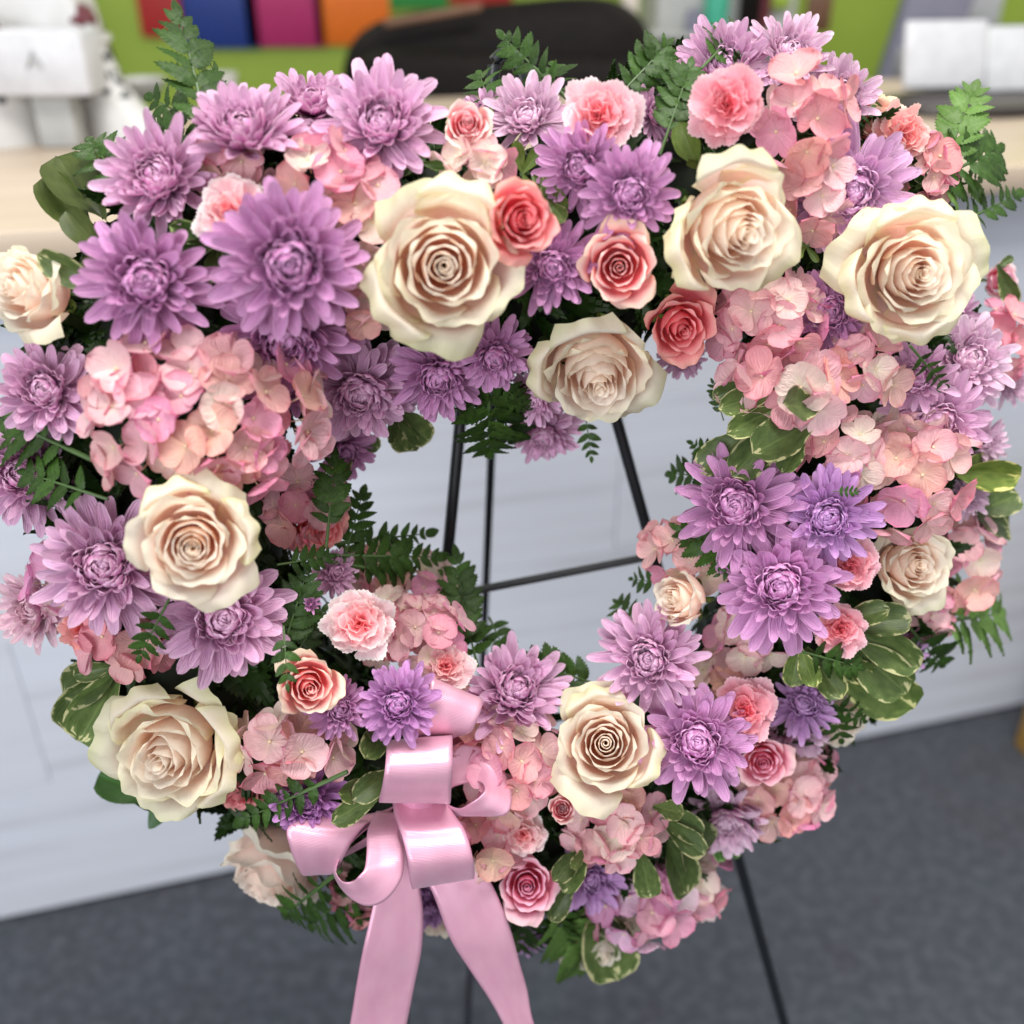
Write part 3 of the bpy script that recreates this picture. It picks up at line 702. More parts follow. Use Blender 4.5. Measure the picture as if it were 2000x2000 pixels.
b = MB(); b.box((0, 0, 0), .05, .02, .09, 0, .004); tag(link('brown_card', b.build('brown_card', M['brown']), None, at_y(1600, 15, 2.339)), 'brown card on the mauve door at the top', 'card')
b = MB(); b.box((0, 0, 0), .06, .02, .03, 0, .004); tag(link('lime_card', b.build('lime_card', M['green']), None, at_y(1515, 2, 2.439)), 'lime green card at the top edge right of the binders', 'card')
# wooden foot of furniture at the right edge
p = at_z(1995, 1470, 0)
b = MB(); b.box((0, 0, .25), .06, .06, .5, 0, .006); tag(link('wooden_post', b.build('wooden_post', M['yellow']), None, p + Vector((.03, 0, 0)), (0, 0, crz)), 'yellow brown wooden furniture leg at the right edge of the floor', 'furniture leg')

# ------------------------------------------------------------ easel
EO = -.075
def ep(x, y, off=EO): return on_plane(x, y, off)[0]
def to_floor(a, b_): d = b_ - a; return a + d * (-a.z / d.z)
ez = empty('wire_easel', to_floor(ep(895, 800), ep(862, 1230)), 'black metal wire easel holding the heart wreath', 'easel')
def epart(name, pts, rad, mat='easel'):
    bb = MB(); bb.tube([p - ez.location for p in pts], rad, 10); return link(name, bb.build(name, M[mat]), ez)
l0, l1 = ep(965, 128), ep(869, 1140); lf = to_floor(l0, l1)
r0, r1 = ep(1012, 128), ep(1275, 1075); rf_ = to_floor(r0, r1)
epart('leg', [l0, l1, lf], .0043); epart('leg', [r0, r1, rf_], .0043)
k0, k1 = ep(990, 150, EO - .03), ep(945, 1240, EO - .16); kf = to_floor(k0, k1)
epart('back_leg', [k0, k1, kf], .0034)
epart('crossbar', [ep(868, 1165, EO + .006), ep(1276, 1086, EO + .006)], .0030, 'steel')
epart('top_hook', [ep(965, 132), ep(966, 118), ep(978, 106), ep(995, 104), ep(1008, 112), ep(1012, 132)], .0040)
epart('hanging_hook', [ep(1040, 168, -.02), ep(1052, 172, .0), ep(1058, 182, .02)], .003, 'steel')

# ------------------------------------------------------------ wreath base: foam heart + greenery bed
wb = empty('wreath_base', W0, 'dark green foam heart packed with leaf filler under the flowers', 'wreath base')
n_ = 120; pts = []
tot = len(CL) - 1
def cr(p0, p1, p2, p3, t): return .5 * ((2 * p1) + (-p0 + p2) * t + (2 * p0 - 5 * p1 + 4 * p2 - p3) * t * t + (-p0 + 3 * p1 - 3 * p2 + p3) * t ** 3)
def cl_at(s):
    s = s % tot; i = int(s); t = s - i; P = [CL[(i + k) % tot] for k in (-1, 0, 1, 2)]
    return tuple(cr(*[p[c] for p in P], t) for c in (0, 1))
ring_pts = [on_plane(*cl_at(i * tot / n_), -.015)[0] for i in range(n_)]
bb = MB(); vs = []; fs = []
for i, p in enumerate(ring_pts):
    d = (ring_pts[(i + 1) % n_] - ring_pts[i - 1]).normalized(); a_ = d.cross(N).normalized()
    for k in range(14):
        t = k * 2 * PI / 14; rr_ = .056 + .004 * math.sin(i * 1.7 + k * 2.1)
        vs.append(p - W0 + (a_ * math.cos(t) * 1.12 + N * math.sin(t) * .95) * rr_)
for i in range(n_):
    for k in range(14):
        fs.append((i * 14 + k, i * 14 + (k + 1) % 14, ((i + 1) % n_) * 14 + (k + 1) % 14, ((i + 1) % n_) * 14 + k))
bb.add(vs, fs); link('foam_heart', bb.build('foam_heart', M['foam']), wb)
bb = MB(); rs = random.Random(5)
pdat = [([v.co.copy() for v in me.vertices], [tuple(p.vertices) for p in me.polygons], [[.5 + .5 * ((-1, -.5, 0, .5, 1)[i % 5]), (i // 5) / 18] for i in range(len(me.vertices))]) for me in PIN]
for q in range(2100):
    s = rs.random() * n_; i = int(s); p = ring_pts[i]; d = (ring_pts[(i + 1) % n_] - ring_pts[i - 1]).normalized(); a_ = d.cross(N).normalized()
    t = rs.uniform(-.35, PI + .35); out_ = (a_ * math.cos(t) + N * math.sin(t)).normalized()
    X = (out_ * rs.uniform(.1, .55) + N * .25 + d * rs.uniform(-1, 1) + a_ * rs.uniform(-.4, .4)).normalized()
    Y = (out_ + Vector((rs.uniform(-.5, .5), rs.uniform(-.5, .5), rs.uniform(-.5, .5)))).cross(X).normalized(); Zx = X.cross(Y)
    mt = Matrix((X, Y, Zx)).transposed(); l = rs.uniform(.022, .040)
    o0 = p + (a_ * math.cos(t) * 1.1 + N * math.sin(t) * .95) * .052
    vv, ff, uu = pdat[rs.randrange(4)]
    bb.add([mt @ (v * l) + o0 - W0 for v in vv], ff, uu)
gb = link('leaf_filler', bb.build('leaf_filler', M['fern'], uv=True), wb, None, None, None, (.36, .42, .36, 1)); gb['kind'] = 'stuff'  # dark tint paints the shade of the gaps between flowers into the filler
# ------------------------------------------------------------ roses
make_rose('big', 868, 520, 138, .04, -.02, 'largest cream rose, wide open, top centre of the wreath', lift=0.053, extra=((-.8, -.6), (.3, 1)), var=0, green=.9)
make_rose('big', 1455, 455, 122, .42, -.16, 'big cream rose facing right, below the bright pink carnation', lift=0.053, extra=((-.2, 1), (-.9, -.5)), var=1, green=.8)
make_rose('big', 1800, 535, 118, .30, -.05, 'cream rose with yellow outer petals at the upper right edge', lift=0.058, extra=((-.1, 1), (-1, -.3), (.2, -1)), var=2, green=.9)
make_rose('big', 1170, 752, 112, .08, -.56, 'cream rose nodding down into the heart opening', lift=0.043, extra=((-.2, 1), (-1, .1)), var=1, green=.7)
make_rose('big', 376, 1070, 110, -.02, -.12, 'cream rose below the large coral hydrangea', lift=0.066, extra=((1, .3), (-.4, 1)), var=2, green=.5)
make_rose('big', 316, 1488, 122, -.35, -.42, 'big cream rose with yellow reflexed petals, lower left edge', lift=0.038, extra=((1, .35), (-.6, 1), (.9, -.4)), var=0, green=1.0)
make_rose('big', 1183, 1452, 98, .0, .03, 'cream rose with a tight spiral, low right of the ribbon', lift=0.048, extra=((-.25, 1), (1, -.4)), var=2, green=.55)
make_rose('big', 1310, 1172, 60, -.62, -.02, 'small cream rose facing left inside the heart opening', lift=0.038, var=1, green=.3, outer=False)
make_rose('big', 1795, 1105, 78, .45, -.05, 'pale cream rose facing right under the right hydrangeas', lift=0.028, var=0, green=.6)
make_rose('big', 20, 560, 88, -.78, .12, 'blurred cream rose cut by the left edge of the photo', lift=0.068, var=1, green=.5)
make_rose('big', 512, 1735, 96, -.42, -.87, 'pale cream rose hanging upside down at the bottom left', lift=0.008, var=2, green=.3, tint=(1.02, 1.0, 1.02))
make_rose('big', 1655, 1425, 68, .55, -.72, 'cream rose half hidden at the lower right rim', lift=.0, var=1, green=.4)
make_rose('big', 1178, 1862, 86, .2, -.80, 'cream rose under the lowest hydrangea at the bottom tip', lift=.012, var=0, green=.8)
make_rose('big', 862, 1808, 55, .05, -.9, 'cream rose peeping out between the two ribbon tails', lift=-.01, var=2, green=.6)
G = 'coral spray roses in the wreath'
cor = dict(group=G, green=.6)
make_rose('coral', 1026, 428, 72, .24, .05, 'coral rose touching the right side of the largest cream rose', lift=.055, **cor)
make_rose('coral', 1210, 522, 74, .0, -.05, 'open salmon rose between two cream roses, top centre', lift=.04, tint=(1.02, 1.5, 1.4), **cor)
make_rose('coral', 1335, 645, 70, .22, -.30, 'coral rose at the inner top right of the heart opening', lift=.03, **cor)
make_rose('coral', 605, 1345, 62, .12, -.2, 'salmon rose left of the purple flower above the bow', lift=.035, tint=(1.03, 1.7, 1.5), **cor)
make_rose('coral', 1030, 1732, 58, .0, -.16, 'pink rose just right of the bow tails', lift=.03, tint=(1.0, 1.35, 1.7), **cor)
make_rose('coral', 1492, 1492, 46, .05, -.28, 'small pink rose under the carnation at the lower right', lift=.02, tint=(1, 1.3, 1.6), **cor)
make_rose('coral', 465, 1560, 56, -.15, -.85, 'coral rose hanging head down at the lower left rim', lift=-.01, **cor)
make_rose('coral', 630, 1035, 56, .4, -.25, 'coral rose partly covered by fern, inner left side', lift=.0, **cor)
make_rose('coral', 1715, 232, 52, .4, .3, 'peach rose tucked behind the carnation at the upper right', lift=-.0, tint=(1.02, 1.75, 1.35), **cor)
make_rose('coral', 1962, 548, 32, .6, .0, 'tiny pink rose at the far right edge', lift=-.02, tint=(1, 1.5, 1.8), **cor)
make_rose('coral', 912, 240, 50, .0, .30, 'pale pink rosebud at the top centre of the wreath', lift=.03, tint=(1.0, 1.75, 1.7), outer=False, shift=.6, **cor)
make_rose('coral', 1098, 1580, 30, .0, .0, 'very small pale pink bud right of the bow', lift=.035, tint=(1.0, 1.7, 1.7), outer=False, **cor)

# ------------------------------------------------------------ carnations
PALE = (1.03, 1.45, 1.30); BR = (1, .86, .92)
make_carn(1172, 222, 88, .0, .34, 'pale pink carnation at the top centre right, facing up', lift=.02, tint=(1.02, 1.25, 1.18), cup=14)
make_carn(1422, 205, 78, .0, .05, 'bright pink carnation above the cream rose on the right lobe', lift=.03)
make_carn(1775, 265, 66, .72, .12, 'salmon pink carnation sideways on the upper right rim', lift=.015, tint=(1, 1.15, .98))
make_carn(447, 412, 76, -.2, .25, 'pale pink carnation left of the big purple flower', lift=.02, tint=PALE)
make_carn(702, 1218, 76, .0, .0, 'pale pink carnation inside the lower left of the heart', lift=.035, tint=PALE)
make_carn(872, 1300, 56, .1, .1, 'small pale pink carnation right above the bow', lift=.02, tint=PALE)
make_carn(1660, 1102, 56, -.05, 0, 'small pink carnation left of the pale rose on the right', lift=.035)
make_carn(1640, 1228, 56, .08, -.05, 'small bright pink carnation above the variegated leaves on the right', lift=.035)
make_carn(1450, 1388, 68, .0, -.05, 'pink carnation right above the purple flower at lower right', lift=.035)
make_carn(1022, 1630, 48, .1, .0, 'pale pink carnation above the pink rose by the bow', lift=.02, tint=PALE)
make_carn(160, 1222, 58, -.5, -.1, 'salmon carnation on the left rim below the purple flowers', lift=.0, tint=(1, .95, .8))
make_carn(1380, 1760, 48, .5, -.5, 'pale pink carnation on the lower right rim by the hydrangea', lift=-.01, tint=PALE)

# ------------------------------------------------------------ chrysanthemums
P1 = (.92, .80, .92); P2 = (1.10, 1.16, 1.08); P3 = (1.15, 1.40, 1.16); V = (.88, .90, 1.06)
for x, y, r, tx, ty, lab, kw in [
 (565, 515, 128, .0, .0, 'largest deep purple chrysanthemum left of the biggest cream rose', dict(lift=.045, tint=P1)),
 (285, 548, 112, -.08, -.02, 'deep lavender chrysanthemum on the upper left edge', dict(lift=.03, tint=P1)),
 (560, 660, 118, -.02, -.42, 'lavender chrysanthemum directly below the largest purple one', dict(lift=.015, tint=P1)),
 (560, 745, 72, .05, -.65, 'dark lavender chrysanthemum right of the coral hydrangea top', dict(lift=-.01, tint=P1)),
 (310, 350, 104, -.35, .25, 'pale lavender chrysanthemum at the upper left shoulder', dict(lift=.01, cup=16, tint=P2)),
 (478, 268, 108, -.08, .74, 'lavender chrysanthemum seen from the side at the top left', dict(lift=.01, cup=26, tint=P2)),
 (612, 208, 76, .0, .82, 'lavender chrysanthemum on the top rim, side view', dict(lift=-.005, cup=26, tint=P2)),
 (745, 245, 104, .0, .38, 'wide lavender chrysanthemum on the top rim, facing up', dict(lift=.015, cup=16, tint=P2)),
 (1032, 232, 76, -.15, .45, 'pale lavender chrysanthemum with loose petals beside the top carnation', dict(lift=.0, cup=18, rings=4, tint=P3)),
 (950, 225, 46, .1, .5, 'small lavender chrysanthemum behind the pale rosebud', dict(lift=-.01, cup=20, rings=4, tint=P2)),
 (1132, 328, 74, -.12, .05, 'purple chrysanthemum left of its twin below the top carnation', dict(lift=.015, tint=P1)),
 (1230, 378, 82, .1, .0, 'purple chrysanthemum right of its twin below the top carnation', dict(lift=.03, tint=P1)),
 (1078, 520, 78, .1, -.1, 'deep purple chrysanthemum between coral and salmon roses', dict(lift=.02, tint=P1)),
 (1280, 225, 50, .55, .3, 'small lavender chrysanthemum peeping right of the top carnation', dict(lift=-.01, cup=10, rings=4, tint=P2)),
 (1540, 110, 76, .2, .55, 'pale lavender chrysanthemum highest on the right lobe', dict(lift=.0, cup=28, tint=P3)),
 (1415, 135, 88, .0, .5, 'loose lavender chrysanthemum behind the bright pink carnation', dict(lift=-.015, cup=10, rings=4, tint=P2)),
 (1640, 190, 72, .3, .4, 'pale lavender chrysanthemum on the right lobe rim', dict(lift=.0, cup=15, tint=P3)),
 (1660, 372, 108, .14, .05, 'big lavender chrysanthemum between two cream roses on the right', dict(lift=.008, tint=(1.02, 1.05, 1.05))),
 (1622, 612, 80, .0, .04, 'lavender chrysanthemum left below the yellow edged right rose', dict(lift=.0, tint=P1)),
 (1795, 738, 66, -.15, .12, 'compact lavender chrysanthemum right of the hydrangea patch', dict(lift=.02, cup=14, tint=P2)),
 (1890, 705, 84, .35, .25, 'pale lavender chrysanthemum on the right rim', dict(lift=.0, cup=10, tint=P3)),
 (1828, 825, 92, .15, -.18, 'lavender chrysanthemum with drooping petals on the right side', dict(lift=.01, tint=P2)),
 (1440, 988, 104, -.1, .0, 'purple chrysanthemum with a dense heart beside the inner opening', dict(lift=.035, tint=P1)),
 (1615, 1010, 88, .08, -.08, 'violet chrysanthemum in the middle of the right side', dict(lift=.035, tint=(.88, .84, 1.05))),
 (1524, 1145, 106, .0, .0, 'bright purple chrysanthemum left of the two small carnations', dict(lift=.045, tint=(.98, .86, 1.0))),
 (1268, 1288, 92, -.08, .03, 'lavender chrysanthemum at the lower right of the heart opening', dict(lift=.035, tint=P2)),
 (1362, 1450, 96, .0, .0, 'purple chrysanthemum beside the tight spiral cream rose', dict(lift=.045, tint=(.98, .88, 1.0))),
 (1005, 1350, 94, .18, .30, 'pale lavender chrysanthemum above the bow in side view', dict(lift=.015, cup=22, tint=P2)),
 (778, 1375, 68, -.1, -.08, 'small deep purple chrysanthemum touching the top loop of the bow', dict(lift=.05, tint=(.9, .78, 1.0))),
 (662, 1385, 54, .15, -.2, 'small purple chrysanthemum under the salmon rose', dict(lift=.02, tint=P1)),
 (437, 1205, 112, .0, -.08, 'full lavender chrysanthemum below the left cream rose', dict(lift=.02, tint=P2)),
 (205, 1105, 118, -.18, .02, 'large pale lavender chrysanthemum on the left side', dict(lift=.02, tint=P2)),
 (92, 765, 86, -.3, .15, 'lavender chrysanthemum on the left rim beside the coral hydrangea', dict(lift=.01, cup=12, tint=P2)),
 (48, 925, 98, -.35, .0, 'lavender chrysanthemum farthest left, cut by the edge', dict(lift=.0, cup=10, tint=P2)),
 (702, 765, 96, .0, -.42, 'lavender chrysanthemum hanging at the inner top left', dict(lift=.01, tint=P2)),
 (855, 735, 82, .0, -.4, 'purple chrysanthemum under the largest cream rose', dict(lift=.01, tint=P1)),
 (965, 695, 66, .1, -.45, 'purple chrysanthemum left of the nodding cream rose', dict(lift=.01, tint=P1)),
 (1060, 845, 66, -.05, -.72, 'pale lavender chrysanthemum lowest at the inner top point', dict(lift=-.01, cup=14, tint=P2)),
 (1045, 775, 54, -.2, -.5, 'lavender chrysanthemum beside the stem side of the nodding rose', dict(lift=-.01, tint=P2)),
 (672, 880, 58, .3, -.55, 'small lavender chrysanthemum at the left of the opening', dict(lift=.0, rings=4, tint=P1)),
 (600, 1565, 66, -.05, -.3, 'dark purple chrysanthemum left of the bow', dict(lift=.02, tint=(.86, .72, 1.0))),
 (1568, 1378, 58, .15, .18, 'violet chrysanthemum under the variegated leaves at lower right', dict(lift=.01, tint=V)),
 (1555, 1430, 58, .1, -.75, 'violet chrysanthemum seen from behind at lower right', dict(lift=-.01, cup=20, rings=4, tint=P3)),
 (1415, 1600, 72, .1, -.72, 'pale violet chrysanthemum drooping at the lower right rim', dict(lift=-.005, cup=24, rings=4, tint=P3)),
 (1155, 1718, 56, .1, -.3, 'violet chrysanthemum between leaves above the lowest hydrangea', dict(lift=.0, rings=4, tint=V)),
 (72, 1185, 74, -.6, -.2, 'pale pinkish chrysanthemum at the lower left rim', dict(lift=-.01, cup=14, rings=4, tint=(1.2, 1.45, 1.1))),
 (1770, 1275, 36, .4, -.1, 'tiny violet chrysanthemum by the right hand leaves', dict(lift=.0, rings=3, tint=V)),
 (655, 1118, 42, .2, .1, 'small lavender chrysanthemum in the ferns, inner left', dict(lift=-.005, rings=4, tint=P2)),
 (608, 1180, 22, -.1, .0, 'closed lavender chrysanthemum bud left of the pale carnation', dict(lift=.02, cup=70, rings=4, tint=P1)),
 (1892, 965, 42, .45, .05, 'small pale lavender chrysanthemum on the middle right rim', dict(lift=-.01, rings=4, tint=P3)),
 (1918, 865, 46, .5, -.05, 'small lilac chrysanthemum on the right rim above it', dict(lift=-.01, rings=4, tint=P3)),
 (840, 1775, 44, .0, -.75, 'violet chrysanthemum between the ribbon tails', dict(lift=-.01, rings=4, tint=V)),
 (1975, 745, 42, .6, .0, 'small lavender chrysanthemum at the far right edge', dict(lift=-.02, rings=4, tint=P3)),
 (1030, 1835, 36, .1, -.8, 'small violet chrysanthemum at the bottom behind the fern', dict(lift=-.03, rings=3, tint=V)),
 (1860, 620, 50, .4, -.1, 'lavender chrysanthemum tucked under the right edge cream rose', dict(lift=-.035, rings=4, tint=P2)),
 (1330, 700, 42, .0, -.6, 'small lavender chrysanthemum below the inner coral rose', dict(lift=-.02, rings=3, tint=P2)),
]: make_mum(x, y, r, tx, ty, lab, **kw)

# ------------------------------------------------------------ hydrangeas
CO = (1.0, .92, .88)
for x, y, r, tx, ty, lab, kw in [
 (400, 800, 206, -.02, .10, 'large coral pink hydrangea head with a cream middle, left side', dict(rf=54, lift=.030, cream=.16, sq=(1.08, .74), flat=.5)),
 (640, 340, 92, -.05, .25, 'pink hydrangea cluster above the largest purple flower', dict(rf=54, lift=.01, cream=.3, sq=(1.0, .7))),
 (715, 440, 84, -.1, .05, 'pink hydrangea florets touching the left of the biggest rose', dict(rf=52, lift=.01, cream=.25, sq=(.7, 1.3))),
 (700, 580, 62, -.1, -.1, 'pale pink hydrangea florets under the left edge of the biggest rose', dict(rf=46, lift=.0, cream=.6, sq=(.8, 1.0))),
 (1575, 235, 88, .1, .2, 'pink hydrangea cluster at the top of the right lobe', dict(rf=54, lift=.02, cream=.12, sq=(.85, 1.05))),
 (1590, 385, 66, .1, -.05, 'pink hydrangea florets right of the second cream rose', dict(rf=46, lift=.01, cream=.1, sq=(.7, 1.25))),
 (1500, 630, 104, .0, -.05, 'rosy hydrangea cluster below the second cream rose', dict(rf=46, lift=.005, cream=.15, tint=(1, .9, .95), sq=(1.0, .8))),
 (1530, 755, 100, .0, .0, 'pink hydrangea cluster above the broad dark leaves', dict(rf=54, lift=.025, cream=.15, sq=(1.1, .62))),
 (1690, 715, 58, .1, .0, 'hydrangea florets beside the compact lavender flower', dict(rf=46, lift=.02, cream=.1)),
 (1635, 885, 84, .0, .0, 'pink and cream hydrangea cluster right of the broad leaves', dict(rf=44, lift=.015, cream=.35, sq=(.9, .85))),
 (1775, 925, 108, .1, .0, 'full pink hydrangea head on the right side', dict(rf=50, lift=.02, cream=.2, sq=(.85, 1.05))),
 (1890, 1095, 74, .45, -.1, 'pink hydrangea cluster on the right rim beside the pale rose', dict(rf=44, lift=-.005, cream=.1, sq=(.8, 1.15))),
 (1800, 1200, 56, .3, -.3, 'mauve pink hydrangea florets under the pale right rose', dict(rf=38, lift=-.01, cream=.05)),
 (1335, 1085, 64, -.15, .05, 'coral beige hydrangea cluster above the small cream rose', dict(rf=42, lift=.015, cream=.5, tint=CO)),
 (805, 1150, 76, .05, .1, 'cream and pink hydrangea head above the pale carnation', dict(rf=42, lift=.01, cream=.65, sq=(1, .75))),
 (835, 1240, 68, .1, .0, 'pale pink hydrangea florets right of the pale carnation', dict(rf=40, lift=.02, cream=.5)),
 (560, 1465, 94, -.05, -.1, 'pink hydrangea cluster under the salmon rose', dict(rf=50, lift=.015, cream=.25, sq=(1.1, .6))),
 (1000, 1490, 96, .05, .0, 'pink hydrangea head right beside the bow', dict(rf=42, lift=.02, cream=.25, sq=(.75, 1.1))),
 (955, 1630, 74, .0, -.1, 'hydrangea florets under the right loop of the bow', dict(rf=42, lift=.01, cream=.2, sq=(.9, 1.0))),
 (1195, 1600, 92, .0, -.05, 'pink hydrangea cluster below the tight spiral rose', dict(rf=42, lift=.02, cream=.25, sq=(1.0, .8))),
 (1250, 1770, 84, .0, -.35, 'mauve pink hydrangea lowest at the bottom tip', dict(rf=44, lift=.01, cream=.15, tint=(.96, .98, 1.2), sq=(1.0, .85))),
 (1350, 1725, 60, .3, -.3, 'pale pink hydrangea florets on the lower right rim', dict(rf=38, lift=-.005, cream=.3)),
 (1535, 1550, 88, .35, -.3, 'pink hydrangea cluster low on the right rim', dict(rf=42, lift=.0, cream=.2, sq=(1, .8))),
 (245, 1260, 78, -.2, -.2, 'salmon hydrangea cluster left of the full lavender flower', dict(rf=52, lift=.0, cream=.05, tint=CO, sq=(1.1, .7))),
 (1460, 1245, 52, -.1, -.2, 'pale pink hydrangea florets below the bright purple flower', dict(rf=42, lift=.0, cream=.5)),
 (1955, 670, 56, .5, .0, 'rosy hydrangea florets at the right edge', dict(rf=38, lift=-.02, cream=.1, tint=(1, .85, .9), sq=(.7, 1.3))),
 (1795, 345, 62, .3, .0, 'salmon hydrangea florets behind the big lavender flower on the right', dict(rf=42, lift=-.01, cream=.0, tint=CO)),
 (925, 315, 50, .0, -.1, 'pale pink hydrangea florets under the rosebud', dict(rf=44, lift=.015, cream=.8, sq=(1.1, .6))),
 (600, 1000, 66, .2, -.2, 'dusky pink hydrangea florets right of the left cream rose', dict(rf=42, lift=-.01, cream=.0, tint=(.95, .85, .9))),
 (1580, 1500, 40, .4, -.3, 'single pink hydrangea floret on the lower right rim', dict(rf=34, lift=-.01, cream=.0)),
 (1430, 560, 60, .0, .0, 'hydrangea florets tucked under the second cream rose', dict(rf=42, lift=-.005, cream=.2)),
 (700, 1745, 50, -.1, -.6, 'coral hydrangea florets behind the bow at the bottom', dict(rf=36, lift=-.01, cream=.0, tint=CO)),
 (768, 1225, 60, .05, .0, 'blush hydrangea florets between pale carnation and fern, inner left', dict(rf=38, lift=.005, cream=.5)),
 (735, 1120, 52, .1, .1, 'beige pink hydrangea florets under the long fern', dict(rf=38, lift=-.01, cream=.6)),
 (905, 1420, 60, .0, .0, 'pink hydrangea florets between the top loop and lavender flower', dict(rf=40, lift=.005, cream=.3)),
 (455, 320, 60, -.1, .1, 'pink hydrangea florets under the side view lavender flower', dict(rf=44, lift=.0, cream=.3)),
 (1400, 1330, 50, .0, .0, 'blush hydrangea florets above the pink carnation at lower right', dict(rf=38, lift=-.005, cream=.4)),
 (120, 1130, 60, -.4, .0, 'mauve hydrangea florets on the left rim', dict(rf=42, lift=-.01, cream=.1, tint=(.98, .95, 1.1))),
]: make_hyd(x, y, r, tx, ty, lab, **kw)

